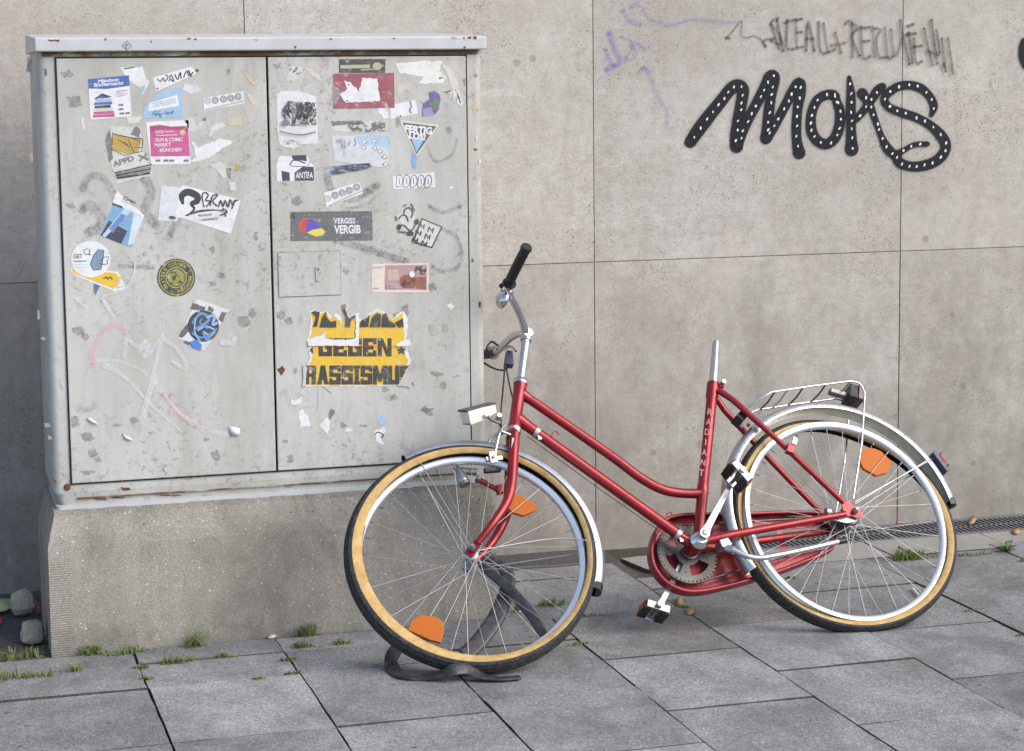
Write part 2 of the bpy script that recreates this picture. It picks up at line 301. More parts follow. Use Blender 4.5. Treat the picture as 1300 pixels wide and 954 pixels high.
# ------------------------------------------------------------------ mesh builder
class MBd:
    def __init__(s, origin=(0, 0, 0)):
        s.v = []; s.f = []; s.mi = []; s.mats = []; s.a = []; s.O = Vector(origin); s.useA = False; s.sm = []
    def mat(s, m):
        m = M[m] if isinstance(m, str) else m
        if m not in s.mats: s.mats.append(m)
        return s.mats.index(m)
    def add(s, vs, fs, m, smooth=False, a=None):
        k = len(s.v); i = s.mat(m); s.v += [Vector(p) - s.O for p in vs]
        s.a += (a if a is not None else [1.0]*len(vs))
        for f in fs: s.f.append(tuple(k+j for j in f)); s.mi.append(i); s.sm.append(smooth)
    def box(s, c, h, m, X=Vector((1, 0, 0)), Y=Vector((0, 1, 0)), Z=Vector((0, 0, 1)), t0=1, t1=1):
        c = Vector(c); vs = []
        for dz, q in ((-1, t0), (1, t1)):
            for dx, dy in ((-1, -1), (1, -1), (1, 1), (-1, 1)): vs.append(c + X*dx*h[0]*q + Y*dy*h[1]*q + Z*dz*h[2])
        s.add(vs, [(3, 2, 1, 0), (4, 5, 6, 7), (0, 1, 5, 4), (1, 2, 6, 5), (2, 3, 7, 6), (3, 0, 4, 7)], m)
    def tube(s, P, r, m, n=10, caps=True, flat=None):
        P = [Vector(p) for p in P]; k = len(P); R = r if isinstance(r, (list, tuple)) else [r]*k
        T = [(P[min(i+1, k-1)] - P[max(i-1, 0)]).normalized() for i in range(k)]
        ref = Vector((0, 0, 1)) if abs(T[0].z) < .9 else Vector((1, 0, 0))
        if flat is not None: ref = Vector(flat[0])
        N = (ref - T[0]*ref.dot(T[0])).normalized(); vs = []
        for i in range(k):
            N = (N - T[i]*N.dot(T[i])).normalized(); Bn = T[i].cross(N)
            for j in range(n):
                an = 2*math.pi*j/n; q = flat[1] if flat is not None else 1
                vs.append(P[i] + N*(math.cos(an)*R[i]*q) + Bn*(math.sin(an)*R[i]))
        fs = [(i*n+j, i*n+(j+1) % n, (i+1)*n+(j+1) % n, (i+1)*n+j) for i in range(k-1) for j in range(n)]
        s.add(vs, fs, m, True)
        if caps: s.add(vs[:n], [tuple(range(n))[::-1]], m); s.add(vs[-n:], [tuple(range(n))], m)
    def lathe(s, c, ax, prof, m, n=24):
        """prof: list of (along, radius)"""
        c = Vector(c); ax = Vector(ax).normalized(); ref = Vector((0, 0, 1)) if abs(ax.z) < .9 else Vector((1, 0, 0))
        U = ax.cross(ref).normalized(); V = ax.cross(U); vs = []
        for h, r in prof:
            for j in range(n): an = 2*math.pi*j/n; vs.append(c + ax*h + (U*math.cos(an) + V*math.sin(an))*r)
        k = len(prof)
        s.add(vs, [(i*n+j, i*n+(j+1) % n, (i+1)*n+(j+1) % n, (i+1)*n+j) for i in range(k-1) for j in range(n)], m, True)
        s.add(vs[:n], [tuple(range(n))[::-1]], m); s.add(vs[-n:], [tuple(range(n))], m)
    def prism(s, poly, d, m):
        """closed polygon of 3d points extruded by vector d"""
        n = len(poly); d = Vector(d); vs = [Vector(p) for p in poly] + [Vector(p)+d for p in poly]
        s.add(vs, [tuple(range(n))[::-1], tuple(range(n, 2*n))] + [(i, (i+1) % n, n+(i+1) % n, n+i) for i in range(n)], m)
    def build(s, name, parent=None, bevel=0, solid=0, matrix=None, seg=2):
        me = bpy.data.meshes.new(name); me.from_pydata([tuple(p) for p in s.v], [], s.f)
        for m in s.mats: me.materials.append(m)
        me.polygons.foreach_set('material_index', s.mi); me.polygons.foreach_set('use_smooth', s.sm)
        if s.useA:
            at = me.attributes.new('a', 'FLOAT', 'POINT'); at.data.foreach_set('value', s.a)
        me.update()
        o = bpy.data.objects.new(name, me); col.objects.link(o)
        if parent is not None: o.parent = parent
        if matrix is not None: o.matrix_local = matrix
        if solid:
            q = o.modifiers.new('thickness', 'SOLIDIFY'); q.thickness = solid; q.offset = 0
        if bevel:
            q = o.modifiers.new('edge', 'BEVEL'); q.width = bevel; q.segments = seg; q.limit_method = 'ANGLE'; q.angle_limit = rad(40); q.harden_normals = False
        return o
def tag(o, label=None, cat=None, group=None, kind=None):
    if label: o['label'] = label
    if cat: o['category'] = cat
    if group: o['group'] = group
    if kind: o['kind'] = kind
    return o
def empty(name, loc=(0, 0, 0), matrix=None):
    o = bpy.data.objects.new(name, None); col.objects.link(o); o.empty_display_size = .1
    if matrix is not None: o.matrix_world = matrix
    else: o.location = loc
    return o
def spline(P, k=6):
    P = [Vector(p) for p in P]; out = []
    for i in range(len(P)-1):
        a, b, c, d = P[max(i-1, 0)], P[i], P[i+1], P[min(i+2, len(P)-1)]
        for j in range(k):
            t = j/k; out.append(.5*((2*b) + (c-a)*t + (2*a-5*b+4*c-d)*t*t + (3*b-a-3*c+d)*t**3))
    return out + [P[-1]]
# ------------------------------------------------------------------ flat print in photo pixels on a plane
class Decal(MBd):
    """prints drawn in photograph pixels, laid on a plane; every primitive sits a hair above the one before"""
    def __init__(s, place, out, origin, lift=.0006, step=3e-5):
        super().__init__(origin); s.place = place; s.out = Vector(out); s.h = lift; s.step = step
    def P(s, u, v): return s.place(u, v) + s.out*s.h
    def poly(s, pts, m): s.h += s.step; s.add([s.P(*p) for p in pts], [tuple(range(len(pts)))[::-1]], m)
    def rough(s, pts, m, amp=1.2, n=4, seed=0):
        if m.name.startswith('scraped') if hasattr(m, 'name') else False: s.useA = True
        rnd = random.Random(seed); out = []
        for i, p in enumerate(pts):
            q = pts[(i+1) % len(pts)]; L = math.hypot(q[0]-p[0], q[1]-p[1]); k = max(1, int(L/n))
            for j in range(k):
                t = j/k; out.append((p[0]+(q[0]-p[0])*t+rnd.uniform(-amp, amp), p[1]+(q[1]-p[1])*t+rnd.uniform(-amp, amp)))
        s.poly(out, m)
    def disc(s, c, rx, m, ry=None, n=20, rot=0):
        ry = ry or rx; s.poly([(c[0]+rx*math.cos(2*math.pi*i/n)*math.cos(rot)-ry*math.sin(2*math.pi*i/n)*math.sin(rot), c[1]+rx*math.cos(2*math.pi*i/n)*math.sin(rot)+ry*math.sin(2*math.pi*i/n)*math.cos(rot)) for i in range(n)], m)
    def ring(s, c, r0, r1, m, n=24):
        s.h += s.step; vs = []
        for r in (r0, r1): vs += [s.P(c[0]+r*math.cos(2*math.pi*i/n), c[1]+r*math.sin(2*math.pi*i/n)) for i in range(n)]
        s.add(vs, [(i, n+i, n+(i+1) % n, (i+1) % n) for i in range(n)], m)
    def line(s, pts, wd, m, smooth=False, k=5, soft=0, caps=True, alpha=1.0):
        """brush stroke; wd may be a list; soft>0 fades the edge over that many pixels via attribute a"""
        P = [Vector((p[0], p[1], 0)) for p in pts]
        W = list(wd) if isinstance(wd, (list, tuple)) else [wd]*len(P)
        if smooth:
            P3 = spline([Vector((p.x, p.y, q)) for p, q in zip(P, W)], k); P = [Vector((p.x, p.y, 0)) for p in P3]; W = [max(.1, p.z) for p in P3]
        n = len(P); s.h += s.step
        if soft:
            s.useA = True; cols = [(-1, 0.0), (-1, 1.0), (1, 1.0), (1, 0.0)]
        vs = []; al = []
        for i in range(n):
            t = (P[min(i+1, n-1)]-P[max(i-1, 0)]); t = t.normalized() if t.length > 1e-6 else Vector((1, 0, 0))
            nn = Vector((-t.y, t.x, 0)); s.h += s.step*.25
            if soft:
                for q, (sg, a) in enumerate(cols):
                    ww = W[i]/2 + (soft/2 if a == 0 else -soft/2)
                    p = P[i]+nn*sg*max(ww, .05); vs.append(s.P(p.x, p.y)); al.append(a*alpha)
            else:
                for sg in (-1, 1): p = P[i]+nn*sg*W[i]/2; vs.append(s.P(p.x, p.y)); al.append(alpha)
        c = 4 if soft else 2
        s.add(vs, [(i*c+j, i*c+j+1, (i+1)*c+j+1, (i+1)*c+j) for i in range(n-1) for j in range(c-1)], m, False, al)
        if caps:
            for i in (0, n-1):
                s.h += s.step; r = W[i]/2; N = 14
                if soft:
                    vs = [s.P(P[i].x, P[i].y)]; al = [alpha]
                    for rr, a in ((max(r-soft/2, .1), 1.0), (r+soft/2, 0.0)):
                        for q in range(N): vs.append(s.P(P[i].x+rr*math.cos(2*math.pi*q/N), P[i].y+rr*math.sin(2*math.pi*q/N))); al.append(a*alpha)
                    fs = [(0, 1+q, 1+(q+1) % N) for q in range(N)] + [(1+q, 1+N+q, 1+N+(q+1) % N, 1+(q+1) % N) for q in range(N)]
                    s.add(vs, fs, m, False, al)
                elif r > .8: s.disc((P[i].x, P[i].y), r, m, n=10)
    def text(s, txt, p0, p1, hgt, m, bold=.0, shear=0):
        """baseline from p0 to p1 (pixels), cap height hgt"""
        vs, fs = glyphs(txt, bold); 
        if not vs: return
        x0 = min(v[0] for v in vs); x1 = max(v[0] for v in vs); y1 = .73
        e = Vector((p1[0]-p0[0], p1[1]-p0[1], 0)); L = e.length; e /= L; up = Vector((e.y, -e.x, 0)); s.h += s.step
        q = [Vector((p0[0], p0[1], 0)) + e*((v[0]-x0)/(x1-x0)*L + shear*v[1]/y1*hgt) + up*(v[1]/y1*hgt) for v in vs]
        s.add([s.P(p.x, p.y) for p in q], fs, m)
    def scrib(s, box, m, n=14, wd=.9, seed=0, k=6, jag=1.0):
        """restless pen marks inside a px box given as quad"""
        rnd = random.Random(seed)
        def at(a, b): return ((1-a)*((1-b)*box[0][0]+b*box[3][0])+a*((1-b)*box[1][0]+b*box[2][0]), (1-a)*((1-b)*box[0][1]+b*box[3][1])+a*((1-b)*box[1][1]+b*box[2][1]))
        for i in range(n):
            a, b = rnd.uniform(.06, .9), rnd.uniform(.1, .9); pts = []
            for j in range(k):
                pts.append(at(min(.97, max(.03, a)), min(.95, max(.05, b)))); a += rnd.uniform(-.02, .09)*jag; b += rnd.uniform(-.28, .28)*jag
            s.line(pts, wd*rnd.uniform(.6, 1.5), m, True, 3, caps=False)
_gl = {}
def glyphs(txt, bold):
    if (txt, bold) in _gl: return _gl[(txt, bold)]
    cu = bpy.data.curves.new('t', 'FONT'); cu.body = txt; cu.offset = bold; cu.resolution_u = 3
    ob = bpy.data.objects.new('t', cu); col.objects.link(ob); dg = bpy.context.evaluated_depsgraph_get(); dg.update()
    me = bpy.data.meshes.new_from_object(ob.evaluated_get(dg))
    r = ([tuple(v.co) for v in me.vertices], [tuple(p.vertices) for p in me.polygons])
    bpy.data.objects.remove(ob); bpy.data.curves.remove(cu); bpy.data.meshes.remove(me); _gl[(txt, bold)] = r; return r
# ================================================================== SETTING
g = MBd(); g.add([(-300, -300, -.17), (300, -300, -.17), (300, 300, -.17), (-300, 300, -.17)], [(0, 1, 2, 3)], 'asphalt')
tag(g.build('ground'), kind='structure')
bed = MBd(); bed.box((2.2, 3.0905, -.092), (5.0, 3.1405, .078), 'soil'); bed.box((-.12, 6.346, -.092), (2.68, .1148, .078), 'soil'); pavement = tag(bed.build('pavement'), kind='structure')
# asphalt strip between slabs and wall, left of the drain
st = MBd()
st.add([(-2.5, 5.6, -.006), (2.18, 5.6, -.006), (2.2, WALL+.02, -.004), (-2.5, WALL+.02, -.004), (-2.5, 5.6, -.03), (2.18, 5.6, -.03), (2.2, WALL+.02, -.03), (-2.5, WALL+.02, -.03)],
       [(0, 1, 2, 3), (0, 4, 5, 1), (1, 5, 6, 2)], 'asphalt')
tag(st.build('wall_side_strip'), kind='structure')
def slab(x0, x1, y0, y1, seed, mat='slab', cut=None, gap=.0009):
    rnd = random.Random(seed); x0 += gap+rnd.uniform(0, .002); x1 -= gap+rnd.uniform(0, .002); y0 += .0026; y1 -= .0026
    cx_, cy_ = (x0+x1)/2, (y0+y1)/2; tz = rnd.uniform(-.0025, .0015); ax, ay = rnd.uniform(-.006, .006), rnd.uniform(-.006, .006)
    if cut: cx_, cy_ = sum(p[0] for p in cut)/len(cut), sum(p[1] for p in cut)/len(cut)
    base = cut or [(x0, y0), (x1, y0), (x1, y1), (x0, y1)]
    # worn outline: a few extra points along the edges
    out = []
    for i, p in enumerate(base):
        q = base[(i+1) % len(base)]; k = 6
        for j in range(k):
            t = j/k; a = 0 if j == 0 else .0018
            out.append((p[0]+(q[0]-p[0])*t+rnd.uniform(-a, a), p[1]+(q[1]-p[1])*t+rnd.uniform(-a, a)))
    n = len(out)
    def Z(x, y): return tz + ax*(x-cx_) + ay*(y-cy_)
    top = []; mid = []; bot = []
    for x, y in out:
        d = Vector((x-cx_, y-cy_)); L = d.length; ch = rnd.uniform(.0005, .0013)
        q = d*(1-ch/L); top.append((cx_+q.x-cx_, cy_+q.y-cy_, Z(x, y))); mid.append((x-cx_, y-cy_, Z(x, y)-.0025)); bot.append((x-cx_, y-cy_, -.03))
    m = MBd(); m.add(top, [tuple(range(n))], mat); m.add(top+mid+bot, [(i, i+n, (i+1) % n+n, (i+1) % n) for i in range(n)] + [(i+n, i+2*n, (i+1) % n+2*n, (i+1) % n+n) for i in range(n)], 'soil')
    o = m.build('paving_slab', pavement); o.location = (cx_, cy_, 0); return o
cols = [(-2.25+.4*i, -2.25+.4*(i+1)) for i in range(7)] + [(.55, .95), (.95, 1.35), (1.35, 1.757), (1.757, 2.158), (2.158, 2.562), (2.562, 2.965), (2.965, 3.44), (3.44, 3.86), (3.86, 4.28), (4.28, 4.7), (4.7, 5.1), (5.1, 5.5), (5.5, 5.9), (5.9, 6.3)]
sd = 0
for ci, (a, b) in enumerate(cols):
    if b < 1.4: js = [5.655, 5.505, 5.272] + [5.272-.48*k for k in range(1, 6)]
    elif b < 1.8: js = [6.21, 5.85, 5.37, 4.88, 4.4, 3.92, 3.44]
    elif b < 2.2: js = [6.225, 6.08, 5.605, 5.14, 4.66, 4.18, 3.7]
    elif b < 2.6: js = [6.0, 5.85, 5.37, 4.893, 4.41, 3.93, 3.45]
    elif b < 3: js = [6.0, 5.66, 5.172, 4.69, 4.21, 3.73]
    elif b < 3.5: js = [6.0, 5.0, 4.52, 4.04, 3.56]
    else:
        k0 = 6.06 if b > 3.5 else 6.0; off = (ci*.17) % .48; js = [k0] + [k0-.2-off-.48*k for k in range(6)]
    for y1, y0 in zip(js[:-1], js[1:]):
        sd += 1; slab(a, b, y0, y1, sd)
# broken pale slab piece by the wall and the concrete band in front of the drain
slab(0, 0, 0, 0, 901, 'kerb', [(2.205, 6.27), (2.235, 6.10), (2.33, 6.02), (2.55, 6.012), (2.55, 6.25), (2.40, 6.30)])
for k, (a, b) in enumerate(((2.556, 3.06), (3.064, 3.50), (3.504, 4.2), (4.204, 4.9), (4.904, 5.6), (5.604, 6.3))):
    slab(0, 0, 0, 0, 910+k, 'kerb', [(a, 6.004 if b < 3.6 else 6.066), (b, 6.004 if b < 3.6 else 6.066), (b, 6.229), (a, 6.229)])
# slot drain with grating along the wall
X0, X1, Y0, Y1 = 2.56, 6.3, 6.235, 6.45
dr = empty('drain_grate', (X0, Y0, 0)); tag(dr, 'long galvanised slot drain grating with narrow cross bars along the stone wall', 'drain')
m = MBd(dr.location); m.box(((X0+X1)/2, (Y0+Y1)/2, -.160), ((X1-X0)/2, (Y1-Y0)/2, .003), 'pit'); m.build('drain_channel', dr)
m = MBd(dr.location)
for y in (Y0+.006, Y1-.006): m.box(((X0+X1)/2, y, -.011), ((X1-X0)/2, .006, .013), 'grate')
m.box(((X0+X1)/2, (Y0+Y1)/2, -.012), ((X1-X0)/2, .0035, .0115), 'grate'); m.build('frame', dr)
bm_ = MBd(); bm_.box((0, 0, 0), (.0036, (Y1-Y0)/2-.0125, .010), 'grate'); b0 = None
nb = 188
for i in range(nb):
    if b0 is None: o = bm_.build('bar', dr); b0 = o
    else: o = b0.copy(); col.objects.link(o)
    o.location = (.012 + i*(X1-X0-.02)/nb, (Y1-Y0)/2, -.0105)
# ------------------------------------------------------------------ stone wall
wall = empty('stone_wall', (2.2, WALL, 0)); tag(wall, 'pale limestone panel wall with graffiti behind the bicycle', 'wall')
m = MBd(wall.location); m.box((2.2, WALL+.1545, 3.4), (7.3, .15, 3.5), 'grout'); m.build('mortar_backing', wall)
vx = [1.038-1.13*k for k in (5, 4, 3, 2, 1)] + [1.038, 2.185, 3.306, 4.44, 5.57, 6.7, 7.85]
rows = [-.1, .964, 1.828, 2.70, 3.57, 4.44]
for r in range(len(rows)-1):
    for c in range(len(vx)-1):
        x0, x1, z0, z1 = vx[c], vx[c+1], rows[r], rows[r+1]; rnd = random.Random(r*31+c)
        m = MBd(); hw, hh = (x1-x0)/2-.0014, (z1-z0)/2-.0014
        dy = rnd.uniform(-.0012, .0012)
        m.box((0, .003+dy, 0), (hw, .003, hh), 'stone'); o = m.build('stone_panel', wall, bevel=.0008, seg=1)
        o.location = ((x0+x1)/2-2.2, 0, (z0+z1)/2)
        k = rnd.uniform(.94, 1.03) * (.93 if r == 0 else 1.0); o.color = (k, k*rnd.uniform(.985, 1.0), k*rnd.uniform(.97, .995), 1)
W = lambda u, v: onY(u, v, WALL)
def wd(name, label, step=3e-5, lift=.0022):
    d = Decal(W, (0, -1, 0), wall.location, lift, step); d.label = label; return d
black = mat_alpha('black_spray', (.012, .012, .017), 1.0, .0, rough=.5)
dots = ink(S(232, 234, 240), .5)
d = wd('graffiti', '', 6e-6); dd = wd('graffiti_dashes', '', 2e-6, lift=.0052)
def z1(p): return [(860+x/6.5, 80+y/6.5) for x, y in p]
def z2(p): return [(1040+x/6.36, 80+y/6.36) for x, y in p]
strokes = [(z1([(105, 655), (170, 560), (260, 440), (360, 315), (440, 215), (500, 185), (540, 225), (528, 330), (500, 480), (482, 600), (488, 690)]), [13, 15, 15, 14, 14, 14, 14, 13, 13, 13, 15]),
           (z1([(500, 670), (560, 510), (640, 360), (720, 210), (765, 115), (795, 130), (770, 280), (752, 430), (738, 560), (730, 625)]), [11, 12, 12, 13, 14, 14, 12, 12, 12, 13]),
           (z1([(735, 620), (800, 520), (880, 370), (950, 240), (1003, 165), (1012, 240), (992, 380), (982, 520), (985, 640), (1005, 745)]), [12, 11, 11, 12, 13, 13, 11, 11, 11, 14]),
           ([(1062, 137), (1060, 122), (1049, 120.5), (1037, 128), (1030, 146), (1030, 165), (1037, 178), (1049, 183), (1060, 175), (1066, 158), (1066, 140), (1059, 119)], [6, 10, 11, 11, 11, 12, 12, 12, 12, 12, 11, 6]),
           (z2([(240, 115), (255, 250), (255, 420), (258, 560), (262, 700)]), [4, 10, 11, 11, 15]),
           (z2([(290, 460), (350, 395), (420, 300), (470, 225), (505, 195)]), [8, 9, 10, 11, 10]),
           (z2([(345, 245), (375, 290), (420, 370), (455, 470), (500, 590), (550, 690), (610, 745)]), [12, 10, 8, 7, 7, 11, 10]),
           (z2([(905, 420), (925, 350), (890, 270), (820, 205), (730, 180), (640, 190), (565, 235), (525, 290), (560, 355), (660, 400), (780, 440), (890, 500), (985, 590), (1020, 680), (970, 770), (860, 825), (740, 835), (650, 805), (625, 745), (690, 700), (770, 660), (870, 655)]), [5, 9, 9, 10, 10, 10, 10, 9, 9, 10, 10, 10, 12, 12, 12, 12, 11, 11, 9, 6, 6, 6])]
for p, wv in strokes:
    d.line(p, [q_*1.3 for q_ in wv], black, True, 6, soft=8, alpha=.10, caps=False); d.line(p, [q_*1.10 for q_ in wv], black, True, 6, soft=1.7)
    q = spline([Vector((a, b, 0)) for a, b in p], 10); L = 0; nxt = 7; rnd = random.Random(int(p[0][0]))
    for i in range(1, len(q)):
        L += (q[i]-q[i-1]).length
        if L > nxt:
            nxt += rnd.uniform(9, 14.5); t = (q[i]-q[i-1]).normalized()
            dd.disc((q[i].x+rnd.uniform(-1, 1), q[i].y+rnd.uniform(-.8, .8)), rnd.uniform(.95, 1.45), dots, rnd.uniform(1.7, 2.5), 8, rnd.uniform(-.1, .7))
d.line([(1301, 52), (1298, 60), (1298, 74), (1303, 84)], 9, black, True, soft=3)
o = d.build('graffiti_lettering', wall); tag(o, 'thick black sprayed word with white dashes inside its strokes')
o = dd.build('graffiti_dashes', wall); tag(o, 'small white dashes inside the black sprayed word')
# faded marker slogan
grey = mat_alpha('faded_black_marker', (.028, .026, .025), .92, .2, 200)
d = wd('', ''); rnd = random.Random(3)
def mk(pts, wdt=4.0, a=.8): d.line(pts, wdt, grey, True, 4, soft=1.2, alpha=a)
mk([(921, 49), (930, 40), (941, 27), (941, 45), (948, 48), (957, 46), (965, 50), (971, 58)], 2.2, .7)
mk([(926, 49), (922, 48)], 3, .8)
zz = lambda p: [(900+x/3.824, 10+y/3.824) for x, y in p]
for p in ([(335, 50), (300, 75), (335, 120), (350, 180), (300, 160)], [(275, 190), (265, 160), (320, 150)], [(300, 80), (340, 200)], [(330, 60), (360, 210)],
          [(380, 60), (375, 190), (410, 200)], [(365, 75), (410, 60)], [(420, 55), (425, 195)], [(420, 60), (450, 55)], [(425, 120), (450, 118)], [(425, 195), (455, 190)],
          [(470, 210), (480, 65), (510, 210)], [(470, 150), (505, 150)], [(530, 70), (540, 210), (580, 215)], [(555, 75), (575, 205), (610, 200)],
          [(610, 120), (640, 220)], [(590, 185), (660, 170)], [(660, 80), (690, 70), (695, 240)], [(690, 75), (720, 100), (690, 140), (730, 235)], [(735, 90), (745, 240), (780, 235)],
          [(735, 100), (775, 95)], [(745, 165), (775, 160)], [(790, 90), (800, 240)], [(800, 100), (830, 110), (810, 150), (820, 235), (860, 240)], [(850, 95), (865, 240), (890, 235)], [(880, 105), (900, 240), (935, 150)],
          [(925, 60), (940, 150), (970, 275)], [(960, 90), (990, 80)], [(955, 130), (1000, 125)], [(965, 120), (985, 270)], [(990, 150), (1000, 265), (1030, 260)], [(990, 190), (1030, 185)],
          [(1040, 100), (1060, 200), (1080, 280)], [(1075, 60), (1085, 150), (1105, 275)], [(1060, 210), (1110, 230)], [(1100, 110), (1115, 220)], [(1125, 150), (1140, 290)], [(1155, 150), (1180, 320)], [(1135, 270), (1145, 310)]):
    mk(zz(p), 3.6, rnd.uniform(.6, .95) if p[0][0] < 900 else 1.0)
o = d.build('graffiti_slogan', wall); tag(o, 'faded grey marker slogan above the sprayed word')
vio = mat_alpha('violet_marker', S(150, 140, 205), .72, .22, 120)
d = wd('', '')
def mv(pts, wdt=4, a=.8): d.line(pts, wdt, vio, True, 5, soft=1.6, alpha=a)
zv = lambda p: [(560+x/4.333, y/4.333) for x, y in p]
mv(zv([(925, 180), (960, 280), (985, 340), (910, 385)]), 7, .9); mv(zv([(905, 270), (940, 350), (960, 360)]), 5, .9); mv(zv([(990, 200), (1060, 250), (1010, 330), (1070, 310), (1050, 230)]), 4, .6)
mv(zv([(1005, 55), (1030, 110), (1100, 135)]), 5, .7); mv(zv([(1040, 45), (1070, 22), (1110, 45), (1150, 105), (1220, 125)]), 4, .6); mv(zv([(1080, 240), (1130, 270)]), 4, .6)
mv(zv([(1230, 140), (1300, 130)]) + [(880, 25), (930, 28)], 3.5, .7); mv(zv([(1120, 370), (1150, 420), (1190, 520), (1240, 610), (1245, 680)]), [6, 6, 4, 5, 4], .5); mv(zv([(1090, 400), (1120, 365), (1150, 395)]), 4, .55)
o = d.build('graffiti_scribble', wall); tag(o, 'pale violet marker scribble left of the slogan')
# ================================================================== CABINET
cab = empty('utility_cabinet', (.975, 5.88, 0)); tag(cab, 'grey two door street cabinet covered in stickers on a rough concrete base', 'cabinet')
CO = cab.location
cx0, cx1, cz0, cz1 = .356, 1.593, .418, 1.653; FY = 5.700; BY = 6.07
def rprof(x0, x1, y0, y1, r, n=6):
    P = []
    for (cx_, cy_, a0) in ((x0+r, y0+r, 180), (x1-r, y0+r, 270), (x1-r, y1-r, 0), (x0+r, y1-r, 90)):
        for i in range(n+1): a = rad(a0+90*i/n); P.append((cx_+r*math.cos(a), cy_+r*math.sin(a)))
    return P
def extr(m, P, z0, z1, mat, P1=None):
    P1 = P1 or P; n = len(P); vs = [(x, y, z0) for x, y in P] + [(x, y, z1) for x, y in P1]
    m.add(vs, [(i, (i+1) % n, n+(i+1) % n, n+i) for i in range(n)], mat, True); m.add(vs[:n], [tuple(range(n))[::-1]], mat); m.add(vs[n:], [tuple(range(n))], mat)
m = MBd(CO); extr(m, rprof(cx0, cx1, FY, BY, .022), cz0+.03, cz1, 'paint'); extr(m, rprof(cx0+.018, cx1-.018, FY+.004, BY-.02, .018), cz0-.006, cz0+.03, 'paint', rprof(cx0, cx1, FY, BY, .022)); m.build('body', cab)
m = MBd(CO); extr(m, rprof(cx0+.006, cx1-.006, FY-.010, BY-.03, .014), cz0-.018, cz0-.006, 'lid'); m.box((.975, FY-.003, cz0+.012), ((cx1-cx0)/2-.06, .0022, .0025), 'rusty'); m.build('skirting', cab, bevel=.003)
# lid
m = MBd(CO); lx0, lx1, ly0, ly1 = .349, 1.602, 5.678, 6.095
m.add([(lx0, ly0, 1.651), (lx1, ly0, 1.651), (lx1, ly1, 1.651), (lx0, ly1, 1.651), (lx0, ly0, 1.688), (lx1, ly0, 1.688), (lx1, ly1, 1.708), (lx0, ly1, 1.708)], [(3, 2, 1, 0), (4, 5, 6, 7), (0, 1, 5, 4), (1, 2, 6, 5), (2, 3, 7, 6), (3, 0, 4, 7)], 'lid')
lid = m.build('lid', cab, bevel=.004)
m = MBd(CO); m.box((.975, FY-.0022, 1.6445), (.606, .002, .0062), 'rusty'); m.build('rusty_rail', cab)
LIDF = Decal(lambda u, v: onY(u, v, ly0), (0, -1, 0), CO, .0005)
LIDF.line([(155, 58), (161, 52), (167, 58), (161, 64), (155, 58)], .8, ink(S(70, 68, 66))); LIDF.line([(158, 58), (164, 57)], .8, ink(S(70, 68, 66))); LIDF.line([(161, 54), (160, 63)], .8, ink(S(70, 68, 66)))
for (u, v, a, b) in ((66, 51.5, 5, 1), (73, 52, 3, 1.2), (577, 48.3, 4, .6), (589, 48.4, 1, 1.2), (596, 48.2, 2.8, 1.2), (603, 48, 2.6, 1.6), (240, 49.5, 3, .7), (248, 49.6, 1.6, .8), (590, 60.5, 1.2, 1), (134, 50, 1, 1), (192, 53, .8, 1.2), (325, 51, 1, 1), (420, 50, 2, .7), (500, 49, 1.5, .8), (375, 60, 1.3, 1.5)):
    LIDF.rough([(u-a, v-b), (u+a, v-b), (u+a*.6, v+b*1.6), (u-a*.7, v+b)], 'rust', .5, 2, int(u))
LIDF.build('rust_chips', lid)
def door(x0, x1):
    z0, z1_ = .473, 1.633
    k = MBd(CO); t = .0040   # black strips standing in for the shaded gap round the leaf
    for c, h in ((((x0+x1)/2, FY-.0012, z1_+t/2), ((x1-x0)/2+t, .0022, t/2)), (((x0+x1)/2, FY-.0012, z0-t/2), ((x1-x0)/2+t, .0022, t/2))): k.box(c, h, 'gap_shade')
    for xx in (x0-t/2, x1+t/2): k.box((xx, FY-.0012, (z0+z1_)/2), (t/2, .0022, (z1_-z0)/2-.0002), 'gap_shade')
    q = MBd(CO); q.box(((x0+x1)/2, (DOOR+FY)/2, (z0+z1_)/2), ((x1-x0)/2, (FY-DOOR)/2, (z1_-z0)/2), 'paint')
    o = q.build('door', cab, bevel=.0022); k.build('door_gap_strip', o); return o
dl = door(.4055, .9722); dr_ = door(.9780, 1.5445)
dl['label'] = 'wider left door leaf with flea market stickers and a chalky tag'; dr_['label'] = 'right door leaf with yellow torn poster and lock flap'
# base
m = MBd(CO)
def ringp(x0, x1, y0, y1, z, n): return [(x0, y0, z), (x1, y0, z), (x1, y1, z), (x0, y1, z)]
lv = [(.352, 1.597, 5.690, 6.06, .402), (.352, 1.597, 5.690, 6.06, .385), (.338, 1.610, 5.676, 6.065, .330), (.332, 1.614, 5.672, 6.07, .30), (.331, 1.616, 5.670, 6.07, -.03)]
nx, vs, fs = 30, [], []
for x0, x1, y0, y1, z in lv:
    per = [(x0+(x1-x0)*i/nx, y0) for i in range(nx)] + [(x1, y0+(y1-y0)*i/8) for i in range(8)] + [(x1-(x1-x0)*i/nx, y1) for i in range(nx)] + [(x0, y1-(y1-y0)*i/8) for i in range(8)]
    rnd = random.Random(int(z*1000))
    vs += [(a+rnd.uniform(-.0012, .0012), b+rnd.uniform(-.0015, .0015), z+(rnd.uniform(-.003, .003) if .3 < z < .39 else 0)) for a, b in per]
n = 2*nx+16
fs = [(i+n*(k+1), (i+1) % n+n*(k+1), (i+1) % n+n*k, i+n*k) for k in range(len(lv)-1) for i in range(n)] + [tuple(range(n))]
m.add(vs, fs, 'base'); m.build('concrete_base', cab)
